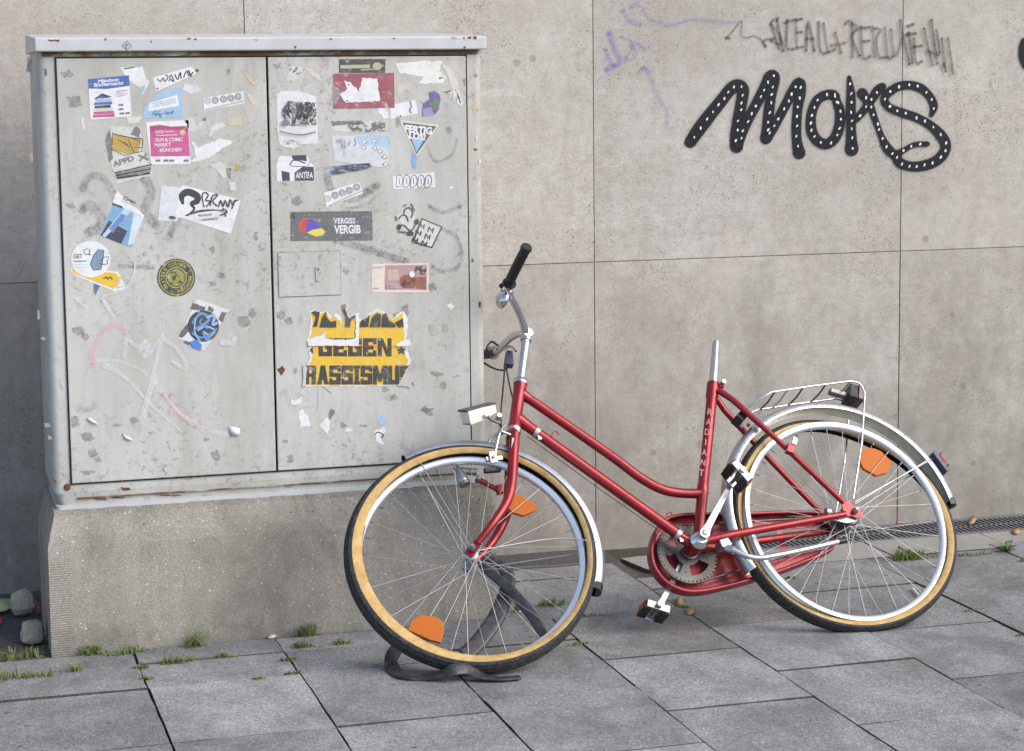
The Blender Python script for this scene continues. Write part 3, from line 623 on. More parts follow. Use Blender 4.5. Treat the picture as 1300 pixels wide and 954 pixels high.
m = MBd(CO); c = onY(85.5, 618.5, FY); m.lathe(c+Vector((0, .001, 0)), (0, -1, 0), [(0, .0095), (.004, .0095), (.007, .006)], 'rust', 12); m.build('anchor_bolt', cab)
# sticker on the left side of the cabinet
d = Decal(lambda u, v: onX(u, v, cx0), (-1, 0, 0), CO, .0008); d.poly([(35, 72.5), (40.5, 72.5), (40, 93.5), (33.8, 91)], ink(S(214, 212, 232))); d.scrib([(35, 75), (40, 75), (39.5, 92), (34.5, 90)], ink(S(90, 88, 110)), 5, .7, 3); d.build('sticker', cab)
# rust and scuffs on the frame
d = Decal(lambda u, v: onY(u, v, FY), (0, -1, 0), CO, .0006)
for (u, v, a, b, mt) in ((609, 387, 1.8, 4, 'rust'), (604, 190, 2.4, 1.6, 'rust'), (69, 611, 2, 3, 'rust'), (160, 621, 7, 2.2, 'rust'), (150, 632, 10, 1.2, 'rust'), (215, 629, 18, .8, 'rust'), (128, 634, 9, 1, 'rust'), (604, 138, 5, 1.8, 'yel'), (600, 331, 1.5, 3, 'drk'), (604, 96, 3, 2.4, 'gry'), (58, 92, 2, 5, 'drk'), (55, 430, 3.5, 2, 'gry'), (42, 250, 1.4, 3, 'drk'), (49, 400, 2, 7, 'gry'), (60, 540, 5, 3, 'gry'), (63, 556, 3, 3, 'gry'), (609, 205, 1.2, 3, 'wht'), (605, 176, 1.5, 3, 'wht'), (47, 115, 3, 2.4, 'blu'), (40, 200, 2, 6, 'org')):
    mm = {'rust': M['rust'], 'yel': ink(S(216, 196, 110)), 'drk': ink(S(84, 82, 80)), 'gry': ink(S(150, 148, 146)), 'wht': ink(S(235, 235, 235)), 'blu': ink(S(70, 90, 130)), 'org': ink(S(190, 150, 100))}[mt]
    d.rough([(u-a, v-b), (u+a*.6, v-b*.8), (u+a, v+b*.7), (u-a*.5, v+b)], mm, .5, 2, int(u+v))
d.build('paint_chips', cab)
# ------------------------------------------------------------------ stickers on the doors (photo pixels on the door plane)
DP = lambda u, v: onY(u, v, DOOR)
WHT, OFF, BLK, GRY = ink(S(236, 236, 240)), ink(S(216, 214, 210)), ink(S(26, 26, 28)), ink(S(120, 118, 118))
MID, LBL, BLU, NVY = ink(S(168, 166, 166)), ink(S(160, 196, 226)), ink(S(46, 96, 176)), ink(S(34, 42, 70))
PNK, RED_, YEL, GLD = ink(S(206, 78, 146)), ink(S(158, 70, 88)), ink(S(240, 192, 10)), ink(S(196, 158, 60))
def stk(parent, label, lift=.0006, step=3e-5):
    d = Decal(DP, (0, -1, 0), CO, lift, step); d.par = parent; d.lab = label; return d
def fin(d, name='sticker'):
    o = d.build(name, d.par); o['label'] = d.lab; return o
Q = lambda ox, oy, k: (lambda p: [(ox+x/k, oy+y/k) for x, y in p])
a1, a2, b1, b2 = Q(20, 30, 4.06), Q(60, 220, 4.479), Q(330, 60, 4.333), Q(330, 240, 4.333)
c1, c2 = Q(60, 380, 4.333), Q(340, 370, 4.333)
# rubbed-out tags under the stickers
soft = mat_alpha('rubbed_grey_paint', S(132, 131, 129), .45, .14, 60)
for par, L in ((dl, [([(105, 240), (112, 226), (128, 224), (140, 240), (150, 262), (142, 288)], 9), ([(104, 266), (118, 262), (130, 284), (112, 296)], 12), ([(180, 222), (192, 244), (184, 268), (198, 286)], 12), ([(215, 300), (235, 262)], 9), ([(150, 338), (195, 340)], 5)]),
               (dr_, [([(560, 290), (578, 300), (586, 322), (580, 340), (562, 345), (548, 338)], 5), ([(425, 304), (470, 318), (515, 332)], 9), ([(415, 224), (424, 246), (450, 252), (478, 236)], 10), ([(540, 180), (552, 205), (574, 196), (580, 176)], 3), ([(440, 265), (460, 262), (476, 250), (466, 240)], 4), ([(545, 262), (562, 270), (584, 262)], 5)])):
    for p, q in L: d = stk(par, 'smeared grey stroke of an old tag', .0003); d.line(p, q, soft, True, 5, soft=3); fin(d, 'rubbed_tag')
# ---- left door
d = stk(dl, 'white and blue book market sticker with a stack of books'); d.poly(a1([(373, 290), (583, 268), (597, 478), (385, 498)]), WHT); d.poly(a1([(372, 288), (583, 267), (587, 322), (470, 338), (376, 336)]), BLU)
d.text('Münchner', a1([(425, 306)])[0], a1([(535, 296)])[0], 4.2, WHT, .03); d.text('Büchermarkt', a1([(405, 326)])[0], a1([(555, 314)])[0], 4.4, WHT, .03)
for i, (y, x0, x1, cc) in enumerate(((375, 432, 470, BLU), (392, 412, 490, LBL), (408, 405, 495, BLU), (425, 408, 488, BLK), (440, 402, 500, OFF), (456, 402, 505, PNK), (472, 398, 508, PNK))): d.poly(a1([(x0, y), (x1, y-6), (x1+3, y+9), (x0-2, y+13)]), cc)
d.poly(a1([(405, 388), (445, 360), (495, 378), (470, 384), (445, 372), (415, 392)]), NVY)
for k in range(4): d.poly(a1([(517, 348+k*9), (578-(k % 2)*12, 342+k*9), (578-(k % 2)*12, 345+k*9), (517, 351+k*9)]), RED_ if k == 0 else MID)
for x, y in ((530, 420), (530, 442), (535, 464), (565, 462)): d.poly(a1([(x, y-4), (x+24, y-6), (x+24, y+4), (x, y+6)]), GRY)
fin(d)
d = stk(dl, 'torn white paper scrap with black corner'); d.rough(a1([(535, 228), (655, 222), (672, 290), (690, 300), (650, 370), (640, 330), (590, 300), (560, 262)]), WHT, .7, 3, 2); d.poly(a1([(555, 232), (615, 222), (612, 228), (560, 238)]), BLK); d.poly(a1([(645, 325), (668, 315), (665, 345), (648, 360)]), LBL); fin(d)
d = stk(dl, 'white name tag strip with black marker scrawl'); d.poly(a1([(706, 280), (905, 222), (932, 258), (722, 352)]), WHT)
for p in ([(728, 285), (745, 300), (760, 280), (768, 300), (785, 275), (770, 265)], [(790, 300), (800, 265), (815, 300), (795, 285)], [(820, 262), (835, 290), (848, 250), (852, 285)], [(865, 280), (880, 245), (895, 270), (915, 250)], [(890, 240), (905, 275)], [(725, 338), (735, 332)]): d.line(a1(p), 1.5, BLK, True, 3)
d.disc(a1([(936, 242)])[0], 1.6, BLK, n=8); fin(d)
d = stk(dl, 'pale blue torn sticker with white text box'); d.rough(a1([(660, 430), (700, 395), (735, 355), (855, 328), (862, 486), (655, 490)]), LBL, .5, 4, 5); d.poly(a1([(690, 410), (832, 368), (842, 425), (680, 452)]), WHT)
for k in range(3): d.line(a1([(700, 425-k*9+8), (825, 398-k*9+8)]), .5, GRY if k else BLU, caps=False)
d.scrib(a1([(670, 455), (850, 440), (855, 485), (665, 488)]), ink(S(60, 110, 160)), 8, .8, 9); fin(d)
RING = ink(S(70, 70, 74))
def rings(par, quad, cs, k, lab):
    d = stk(par, lab); d.poly(quad, WHT)
    for i, c in enumerate(cs): d.disc(c, k, RING if i else MID, n=18); d.ring(c, k*.62, k*.78, WHT); d.disc(c, k*.42, WHT, n=10); d.disc(c, k*.2, RING, n=6)
    d.line([(quad[3][0]+3, quad[3][1]-2), (quad[2][0]-2, quad[2][1]-3)], 1.1, MID, caps=False); fin(d)
rings(dl, a1([(968, 385), (1172, 350), (1180, 412), (970, 452)]), a1([(990, 400), (1028, 396), (1070, 390), (1108, 384), (1146, 376)]), 4.4, 'white strip sticker with a row of round badges by the book market sticker')
d = stk(dl, 'torn black and white sticker with ochre lettering'); d.rough(a1([(462, 600), (480, 530), (640, 535), (655, 660), (708, 780), (520, 825)]), OFF, .8, 3, 11)
d.rough(a1([(462, 600), (485, 535), (500, 600), (500, 700), (480, 715)]), GRY, .8, 3, 12); d.rough(a1([(590, 570), (620, 530), (642, 545), (640, 590)]), GRY, .8, 3, 13)
d.poly(a1([(500, 565), (600, 590), (650, 595), (630, 668), (560, 670), (495, 650)]), GLD)
for p in ([(500, 560), (495, 650), (560, 680), (650, 660), (655, 600)], [(530, 600), (590, 640), (560, 610)], [(580, 600), (610, 665)], [(600, 590), (640, 610), (610, 640), (650, 640)], [(505, 570), (600, 590), (655, 595)]): d.line(a1(p), 1.0, BLK)
d.text('APPD', a1([(505, 740)])[0], a1([(612, 705)])[0], 7, GRY, .03); d.line(a1([(635, 680), (680, 700)]), 2.2, GRY); d.line(a1([(675, 672), (640, 706)]), 2.2, GRY)
for k in range(5): d.line(a1([(510+k*3, 790+k*7-30+10), (700-k*2, 735+k*11-18+10)]), [1.6, 1.2, 2.0, 1.4, 2.4][k], GRY if k % 2 else BLK, caps=False)
fin(d)
d = stk(dl, 'pink film and comic market sticker'); d.poly(a1([(670, 508), (890, 498), (902, 725), (698, 728)]), WHT); d.poly(a1([(690, 530), (740, 522), (800, 532), (888, 528), (898, 684), (696, 686)]), PNK); d.poly(a1([(690, 530), (740, 522), (800, 532), (888, 528), (890, 556), (800, 545), (740, 548), (692, 560)]), ink(S(170, 60, 110)))
d.text('DVD', a1([(722, 568)])[0], a1([(762, 566)])[0], 4, WHT, .01); d.line(a1([(770, 558), (820, 556)]), .8, WHT, caps=False); d.line(a1([(722, 578), (835, 574)]), .8, WHT, caps=False)
for i, tx in enumerate(('FILM & COMIC', 'MARKT', 'MÜNCHEN')): d.text(tx, a1([((720, 716, 742)[i], 610+i*26)])[0], a1([((862, 802, 852)[i], 606+i*26)])[0], 4.6, WHT, .02)
d.disc(a1([(860, 562)])[0], 3.6, ink(S(226, 190, 150))); 
for x in (720, 760, 790, 865): d.poly(a1([(x, 702), (x+26, 701), (x+26, 712), (x, 713)]), GRY)
fin(d)
for k, (p, cc) in enumerate((([(905, 600), (940, 640), (1050, 595), (1125, 605), (1060, 650), (1000, 690), (945, 712), (900, 712), (930, 690)], WHT), ([(1000, 730), (1050, 710), (1080, 735), (1090, 790), (1075, 800), (1040, 760)], OFF), ([(1085, 750), (1110, 745), (1108, 800), (1090, 790)], GRY), ([(1100, 820), (1130, 815), (1140, 860), (1105, 862)], OFF), ([(870, 500), (910, 485), (930, 530), (970, 500), (960, 545), (900, 560)], OFF), ([(985, 480), (960, 500), (985, 500)], GRY), ([(1000, 530), (1060, 510), (1085, 530), (1020, 560), (1000, 590)], ink(S(222, 220, 216))), ([(1155, 232), (1180, 245), (1240, 310), (1230, 330), (1200, 290)], ink(S(214, 190, 160))), ([(1190, 360), (1215, 375), (1250, 400), (1230, 425), (1205, 400)], ink(S(224, 208, 186))), ([(870, 310), (935, 320), (960, 350), (900, 360), (860, 345)], ink(S(222, 224, 228))), ([(335, 495), (355, 480), (360, 555), (340, 545)], OFF), ([(570, 480), (650, 478), (640, 510), (580, 515)], ink(S(222, 218, 206))), ([(1090, 490), (1160, 480), (1170, 520), (1100, 530)], ink(S(208, 196, 172))), ([(1130, 725), (1155, 730), (1145, 760), (1130, 755)], GLD))):
    d = stk(dl, 'torn paper remains on the left door'); d.rough(a1(p), cc, .9, 2.5, 40+k); fin(d, 'paper_scrap')
d = stk(dl, 'white card with black brush lettering over a blank card'); d.poly(a2([(650, 70), (790, 85), (740, 275), (628, 270)]), ink(S(222, 224, 232))); d.poly(a2([(765, 68), (1100, 152), (1045, 345), (728, 245)]), WHT)
d.line(a2([(770, 170), (765, 130), (800, 108), (850, 130), (850, 160), (820, 175), (835, 205), (800, 240)]), [4, 8, 9, 9, 8, 5, 3, 2], BLK, True, 5); d.line(a2([(790, 240), (860, 218), (940, 210), (1000, 214)]), [2, 3, 2, .8], BLK, True, 5)
for p in ([(890, 190), (880, 130), (895, 110), (915, 125), (900, 155), (925, 160), (905, 190)], [(925, 185), (940, 130), (970, 125), (940, 160), (965, 185)], [(975, 190), (985, 155), (1000, 190), (1010, 155), (1025, 190)], [(1030, 190), (1040, 150), (1055, 180), (1070, 150), (1050, 200)], [(1060, 160), (1085, 152)], [(985, 215), (1010, 205), (1020, 225), (985, 238)], [(1000, 200), (1015, 245)]): d.line(a2(p), [1.8]*len(p), BLK, True, 4)
d.text('RICKATE', a2([(860, 246)])[0], a2([(935, 240)])[0], 2.6, BLK, .02); d.text('+ GRAPHICS', a2([(865, 272)])[0], a2([(972, 262)])[0], 2.6, BLK, .02); d.disc(a2([(712, 252)])[0], 4.4, BLK, 1.8, 12, .2); fin(d)
d = stk(dl, 'blue and white photo sticker leaning to the right'); q = a2([(395, 100), (552, 240), (478, 420), (302, 355)]); d.poly(q, WHT); d.poly(a2([(372, 170), (545, 250), (478, 420), (302, 355)]), ink(S(120, 168, 214)))
for p, cc in (([(302, 355), (350, 270), (455, 330), (420, 402)], NVY), ([(440, 200), (480, 215), (330, 365), (310, 358)], ink(S(190, 214, 238))), ([(370, 168), (430, 190), (425, 200), (368, 180)], NVY), ([(490, 230), (548, 250), (490, 400), (460, 410)], ink(S(214, 230, 244))), ([(420, 230), (450, 240), (380, 330), (350, 320)], ink(S(90, 140, 200)))): d.poly(a2(p), cc)
d.text('Grau', a2([(428, 150)])[0], a2([(500, 176)])[0], 5, NVY, .02); d.line(a2([(424, 160), (500, 188)]), .5, GRY, caps=False); fin(d)
d = stk(dl, 'round white sticker with a blue doodle and yellow tube'); d.poly(a2([(130, 548), (145, 536), (400, 560), (448, 640), (440, 662), (380, 672), (150, 580)]), WHT); d.poly(a2([(136, 550), (150, 540), (392, 570), (420, 600), (380, 660), (150, 572)]), YEL); d.poly(a2([(392, 640), (420, 590), (448, 645), (430, 660)]), WHT); d.line(a2([(392, 650), (422, 592), (445, 640), (395, 655)]), .6, BLK)
d.disc(a2([(248, 490)])[0], 25.2, WHT, 23, 30); d.text('GET', a2([(150, 485)])[0], a2([(200, 483)])[0], 5.4, BLK, .02); d.line(a2([(150, 502), (222, 500)]), 1.6, GRY, caps=False); d.line(a2([(150, 520), (240, 522)]), .6, LBL, caps=False); d.line(a2([(150, 534), (235, 538)]), .6, LBL, caps=False)
d.poly(a2([(262, 470), (290, 435), (322, 440), (318, 480), (305, 548), (262, 552), (245, 520)]), ink(S(120, 150, 180))); d.line(a2([(262, 470), (290, 435), (322, 440), (318, 480), (305, 548), (262, 552), (245, 520), (262, 470)]), 1.0, BLK); d.line(a2([(300, 500), (325, 478), (350, 475), (340, 500), (345, 515), (320, 520), (300, 512)]), .9, BLK); d.line(a2([(250, 465), (215, 460), (205, 440), (230, 430)]), .9, BLK); d.line(a2([(238, 465), (242, 430)]), .9, BLK)
d.line(a2([(318, 600), (335, 590), (345, 602), (358, 590), (370, 605)]), 1.1, BLK, True); d.poly(a2([(265, 628), (300, 640), (272, 695)]), ink(S(70, 110, 160))); fin(d)
d = stk(dl, 'round black sticker with gold circular lettering'); C = a2([(733, 594)])[0]; DG, GO = ink(S(38, 42, 34)), ink(S(178, 170, 72)); d.disc(C, 24.3, DG, 24, 40); d.ring(C, 21.2, 22.4, GO, 36); d.disc(C, 13.6, GO, n=30); d.disc(C, 12.2, DG, n=30); d.disc(C, 10.8, ink(S(150, 150, 60)), n=26); d.scrib([(C[0]-8, C[1]-8), (C[0]+8, C[1]-8), (C[0]+8, C[1]+8), (C[0]-8, C[1]+8)], DG, 10, .9, 4)
tx = 'WRITERS CORNER * MÜNCHEN * '
for i, ch in enumerate(tx):
    if ch == ' ': continue
    an = math.pi*.75 + 2*math.pi*i/len(tx); e = (-math.sin(an), math.cos(an)); r = 15.3; wv = {'W': 4.4, 'M': 4.4, 'I': 1.2}.get(ch, 3.3)
    b = (C[0]+r*math.cos(an), C[1]+r*math.sin(an)); d.text(ch, (b[0]-e[0]*wv/2, b[1]-e[1]*wv/2), (b[0]+e[0]*wv/2, b[1]+e[1]*wv/2), 4.6, GO, .03)
fin(d)
d = stk(dl, 'silver sticker with a dark disc and blue brush figure'); q = c1([(825, 0), (1002, 60), (865, 285), (718, 215)]); d.poly(q, ink(S(226, 226, 230), .3))
for p in ([(800, 20), (870, 45), (860, 70), (785, 55)], [(890, 35), (920, 60), (905, 75), (880, 60)], [(960, 70), (990, 75), (960, 130), (940, 110)], [(770, 130), (720, 205), (740, 215), (775, 180)], [(750, 225), (790, 240), (780, 255), (755, 245)]): d.rough(c1(p), ink(S(96, 96, 100)), .5, 3, 3)
C = c1([(858, 148)])[0]; d.disc(C, 20, ink(S(34, 34, 42)), n=30); BB = ink(S(86, 150, 220)); BC = ink(S(150, 190, 236))
for i, p in enumerate(([(800, 130), (830, 90), (860, 80), (890, 110), (860, 140), (820, 160)], [(830, 170), (870, 150), (920, 170), (900, 200), (860, 180)], [(850, 110), (840, 130), (880, 160)], [(880, 100), (920, 90), (910, 140), (935, 130)], [(800, 190), (840, 210), (880, 205), (930, 165)], [(815, 110), (810, 180), (840, 230)], [(860, 190), (880, 225), (900, 190)])): d.line(c1(p), [3.2, 2.4, 2][i % 3], (BB, BC)[i % 2], True, 4)
d.poly(c1([(782, 235), (815, 222), (850, 250), (845, 282), (800, 265)]), ink(S(60, 130, 216))); fin(d)
chalk = mat_alpha('chalky_marker', S(238, 234, 240), .74, .28, 34); rosy = mat_alpha('rosy_marker', S(240, 200, 204), .74, .28, 34)
d = stk(dl, 'chalky white and pink marker tag sweeping over the left door', .0005)
for p, wv, mm in (([(215, 410), (212, 375), (240, 345), (330, 335), (430, 352), (530, 400), (590, 455), (660, 560), (740, 640), (850, 708), (980, 745)], [2, 2.5, 3, 3, 3, 3, 4, 4.5, 4.5, 5, 4], chalk), ([(255, 360), (245, 300), (275, 230), (310, 170), (370, 140), (410, 155), (428, 190)], [6, 6, 5, 5, 5, 5, 4], rosy), ([(320, 368), (400, 410), (480, 485), (560, 570), (640, 645), (740, 730)], [6, 4, 3, 3, 2, 1.5], chalk), ([(432, 222), (422, 320)], 4, chalk), ([(455, 232), (500, 260), (545, 225), (500, 290), (560, 250), (530, 325), (590, 260), (635, 195)], 4, chalk), ([(635, 195), (600, 330), (560, 500), (512, 660)], [4, 4, 4, 3], chalk), ([(640, 225), (700, 262), (755, 340), (755, 382), (690, 345)], [4, 4, 4, 4, 2], chalk), ([(600, 420), (560, 540), (530, 655)], 2, chalk), ([(305, 0), (360, 92)], 3.5, chalk), ([(160, 0), (210, 45)], 3, chalk), ([(640, 520), (700, 600), (770, 665), (830, 695)], 3, rosy), ([(960, 238), (1010, 240), (1030, 215)], 5, chalk)): d.line(c1(p), [q_*1.35 for q_ in wv] if isinstance(wv, list) else wv*1.35, mm, True, 5, soft=1)
d.line(a2([(500, 510), (490, 580), (440, 660), (320, 700)]), 2, chalk, True, 5, soft=1); fin(d, 'marker_tag')
def curl(par, quad, out, lab):                       # loose paper corner standing off the door
    P0 = [DP(*p) for p in quad]; k = MBd(CO); N = Vector((0, -1, 0)); vs = [P0[0]+N*.001, P0[1]+N*.001, P0[2]+N*out, P0[3]+N*out*.8]; mdl = [(vs[0]+vs[3])/2+N*out*.4, (vs[1]+vs[2])/2+N*out*.4]
    k.add([vs[0], vs[1], mdl[1], vs[2], vs[3], mdl[0]], [(0, 1, 2, 5), (5, 2, 3, 4)], WHT, True); o = k.build('paper_scrap', par, solid=.0006); o['label'] = lab
for i, q in enumerate(([(155, 550), (165, 556), (171, 560), (160, 558)], [(290, 541), (304, 544), (304, 553), (294, 553)], [(109, 531), (114, 530), (127, 540), (118, 538)])): curl(dl, q, .006, 'loose white paper chip curling off the left door')
for i, (x, y, a, b) in enumerate(((118, 575, 8, 5), (125, 584, 6, 4), (113, 600, 9, 3), (274, 579, 6, 7), (262, 558, 4, 3), (100, 420, 8, 7), (108, 428, 5, 5), (310, 408, 10, 8), (320, 398, 6, 6), (170, 534, 5, 4), (95, 536, 6, 9), (150, 540, 7, 2), (206, 500, 3, 3), (112, 555, 10, 6), (325, 300, 3, 5), (270, 318, 4, 6), (282, 350, 6, 4), (90, 262, 6, 3), (250, 70+20, 3, 3), (290, 92, 4, 4), (85, 95, 9, 5), (95, 130, 10, 9), (270, 360, 5, 4))):
    d = stk(dl, 'scraped dark patch'); d.rough([(x-a, y-b*.6), (x+a*.4, y-b), (x+a, y+b*.4), (x-a*.2, y+b), (x-a*.8, y+b*.5)], mat_alpha('scraped_paint', S(112, 109, 105), .52, .25, 75) if i == 0 else bpy.data.materials['scraped_paint'], 1.6, 2, 70+i); fin(d, 'scuff')
# ---- right door
d = stk(dr_, 'worn white sticker full of tiny black handwriting'); d.rough(b1([(92, 262), (120, 240), (220, 245), (310, 270), (320, 530), (110, 540), (95, 480)]), ink(S(228, 228, 230)), .5, 3, 21); d.scrib(b1([(100, 290), (312, 300), (312, 430), (104, 440)]), ink(S(60, 58, 58)), 46, 1.0, 22, 6); d.line(b1([(105, 462), (160, 476), (230, 482), (305, 466)]), 1.3, ink(S(70, 68, 68)), True); d.disc(b1([(140, 415)])[0], 5, GRY, 3.6); fin(d)
for k, (p, cc) in enumerate((([(145, 185), (155, 130), (190, 100), (240, 108), (235, 150), (180, 190)], OFF), ([(240, 110), (285, 120), (335, 165), (325, 195), (290, 160)], ink(S(222, 208, 190))), ([(100, 520), (160, 505), (240, 530), (190, 560), (130, 548)], ink(S(228, 228, 226))), ([(745, 90), (860, 78), (1000, 78), (985, 130), (1025, 170), (1010, 200), (870, 200), (900, 165), (770, 145)], ink(S(238, 236, 230))), ([(1000, 85), (1060, 120), (1090, 200), (1120, 320), (1090, 320), (1040, 270), (1000, 240), (1060, 230), (1030, 150)], ink(S(222, 212, 204))), ([(1000, 245), (1080, 235), (1115, 325), (1070, 300)], WHT), ([(648, 335), (690, 330), (712, 385), (680, 392), (655, 365)], WHT), ([(1030, 772), (1060, 765), (1055, 780)], WHT), ([(360, 240), (385, 225), (390, 260)], ink(S(220, 206, 190))), ([(760, 195), (820, 190), (835, 260), (800, 230), (770, 290), (750, 250)], ink(S(206, 198, 190))))):
    d = stk(dr_, 'torn paper remains on the right door'); d.rough(b1(p), cc, 1.0, 2.5, 60+k)
    if k == 0: d.scrib(b1([(150, 120), (235, 105), (230, 140), (160, 180)]), GRY, 6, 1.2, 5)
    fin(d, 'paper_scrap')
d = stk(dr_, 'black strip sticker with a pale drawn key shape'); d.poly(b1([(435, 67), (690, 66), (690, 142), (435, 142)]), ink(S(58, 58, 54))); CR = ink(S(190, 182, 150)); d.poly(b1([(442, 100), (605, 96), (605, 116), (442, 118)]), CR); d.disc(b1([(645, 105)])[0], 6, CR, 5, 10); d.line(b1([(555, 126), (620, 122), (680, 100)]), 1.5, CR); fin(d)
d = stk(dr_, 'dull red sticker with a white torn middle'); d.poly(b1([(402, 148), (738, 142), (740, 335), (402, 340)]), RED_); d.rough(b1([(465, 185), (500, 195), (545, 245), (565, 170), (645, 172), (660, 298), (470, 305), (440, 260), (478, 230)]), WHT, .8, 3, 31); d.rough(b1([(402, 200), (440, 240), (430, 300), (402, 330)]), ink(S(150, 140, 144)), .8, 3, 32); d.disc(b1([(488, 206)])[0], 1.2, BLK, n=6); d.disc(b1([(480, 296)])[0], 1.2, BLK, n=6)
for k in range(4): d.line(b1([(662, 222+k*12), (725, 220+k*12)]), .5, ink(S(120, 50, 66)), caps=False)
fin(d)
d = stk(dr_, 'small white tag sticker beside the red one'); d.poly(b1([(715, 320), (855, 290), (870, 365), (718, 398)]), WHT); d.line(b1([(825, 300), (832, 330), (822, 345), (830, 362)]), 2, GRY, True); d.disc(b1([(772, 380)])[0], 1.3, BLK, n=6); fin(d)
d = stk(dr_, 'torn violet and green flower sticker'); d.rough(b1([(890, 380), (895, 310), (930, 290), (932, 250), (965, 245), (992, 270), (985, 340), (960, 370)]), ink(S(104, 84, 152)), .8, 3, 35); d.rough(b1([(935, 300), (985, 285), (975, 350), (945, 335)]), ink(S(92, 128, 88)), .8, 3, 36); d.rough(b1([(890, 340), (940, 330), (960, 372), (900, 385)]), ink(S(158, 146, 190)), .8, 3, 37); fin(d)
d = stk(dr_, 'dark triangle sticker with white block letters'); d.poly(b1([(768, 402), (985, 428), (862, 605)]), ink(S(222, 218, 206))); d.poly(b1([(785, 415), (970, 437), (862, 590)]), ink(S(84, 82, 78))); d.poly(b1([(832, 500), (905, 505), (862, 578)]), LBL)
d.text('FERTIG', b1([(795, 466)])[0], b1([(945, 480)])[0], 9, WHT, .05); d.text('LOS!', b1([(818, 500)])[0], b1([(908, 512)])[0], 8, WHT, .05); d.rough(b1([(835, 580), (862, 605), (858, 668), (835, 665)]), ink(S(120, 176, 216)), .8, 3, 38); fin(d)
d = stk(dr_, 'long torn strip of black and white print'); d.rough(b1([(382, 410), (690, 405), (698, 465), (400, 465)]), OFF, .5, 3, 41); d.rough(b1([(385, 410), (560, 406), (560, 422), (400, 435)]), GRY, .8, 3, 42); d.scrib(b1([(470, 412), (692, 408), (695, 462), (480, 462)]), GRY, 26, 1.2, 43); fin(d)
d = stk(dr_, 'pale sticker with a blue corner and small figures'); d.poly(b1([(392, 488), (705, 486), (706, 666), (500, 640), (410, 625)]), ink(S(216, 218, 224))); d.poly(b1([(525, 490), (705, 488), (706, 560), (640, 545), (545, 540)]), ink(S(176, 206, 234)))
for x, y in ((575, 515), (628, 512), (570, 548), (632, 552), (660, 570), (685, 600), (690, 640)): d.disc(b1([(x, y)])[0], 3, WHT, n=10); d.line(b1([(x-12, y+8), (x, y-10), (x+12, y+8), (x, y+14)]), .8, GRY, True)
d.line(b1([(520, 500), (527, 530), (515, 545)]), .8, GRY, True); d.scrib(b1([(400, 500), (500, 500), (500, 600), (420, 610)]), MID, 8, .5, 44); fin(d)
d = stk(dr_, 'black and white sticker reading ANTIFA with a torn corner'); d.rough(b1([(92, 640), (110, 600), (260, 598), (298, 660), (298, 735), (95, 740)]), WHT, .4, 4, 45); d.poly(b1([(175, 596), (255, 594), (258, 628), (178, 618)]), NVY); d.poly(b1([(190, 690), (240, 655), (296, 660), (297, 734), (190, 736)]), NVY); d.poly(b1([(118, 680), (162, 690), (165, 736), (122, 738)]), NVY); d.line(b1([(165, 650), (180, 625), (210, 625), (250, 640)]), 1.5, NVY, True); d.line(b1([(170, 655), (240, 658)]), .8, NVY)
d.text('ANTIFA', b1([(196, 722)])[0], b1([(292, 722)])[0], 8.2, WHT, .02); d.rough(b1([(250, 668), (305, 560), (315, 610), (270, 650)]), ink(S(196, 194, 190)), .5, 3, 46); fin(d)
d = stk(dr_, 'narrow blue grey strip with dense doodles'); d.rough(b1([(350, 660), (610, 632), (612, 665), (365, 712)]), ink(S(158, 162, 190)), .5, 3, 47); d.scrib(b1([(360, 662), (608, 636), (610, 664), (370, 706)]), ink(S(70, 74, 100)), 34, .8, 48); fin(d)
rings(dr_, b1([(352, 802), (545, 742), (568, 805), (366, 882)]), b1([(372, 835), (412, 815), (452, 802), (491, 788), (531, 770)]), 4.4, 'white strip sticker with a row of round badges above the cap sticker')
d = stk(dr_, 'white strip with outlined bubble letters'); d.rough(b1([(728, 712), (960, 688), (965, 772), (735, 782)]), WHT, .4, 3, 49)
for k in range(5): x = 765+k*40; d.line(b1([(x-18, 770), (x-12, 715), (x+8, 705), (x+20, 730), (x+10, 765), (x-18, 770)]), .9, GRY, True, 4); d.line(b1([(x, 720), (x+3, 755)]), .8, GRY)
fin(d)
d = stk(dr_, 'dark grey sticker with a red, blue and yellow cap and white words'); d.poly(b2([(168, 126), (618, 122), (620, 284), (168, 287)]), ink(S(96, 98, 102)))
OR = ink(S(226, 120, 40)); d.poly(b2([(212, 215), (222, 185), (245, 166), (262, 164), (255, 200), (252, 242), (225, 240)]), ink(S(206, 56, 56))); d.poly(b2([(262, 164), (300, 168), (325, 190), (334, 218), (290, 225), (258, 242), (254, 205)]), ink(S(84, 70, 180))); d.poly(b2([(258, 240), (290, 226), (340, 216), (360, 235), (345, 256), (310, 262), (280, 252)]), ink(S(236, 220, 60))); d.line(b2([(214, 215), (222, 185), (245, 166), (300, 168), (325, 188)]), .9, OR, True)
d.text('VERGISS', b2([(405, 190)])[0], b2([(524, 190)])[0], 7.0, WHT, .03); d.text('&', b2([(530, 190)])[0], b2([(542, 190)])[0], 4, MID); d.text('VERGIB', b2([(408, 245)])[0], b2([(554, 243)])[0], 10.6, WHT, .035); fin(d)
d = stk(dr_, 'black outlined doodle with a block of bubble letters'); LN = ink(S(44, 44, 46))
d.poly(b2([(840, 280), (895, 165), (1000, 212), (945, 325)]), OFF); d.rough(b2([(755, 150), (800, 110), (840, 130), (870, 180), (840, 250), (790, 230)]), OFF, .8, 3, 51)
d.line(b2([(845, 285), (892, 165), (1000, 210), (945, 322), (850, 295)]), 2.2, LN)
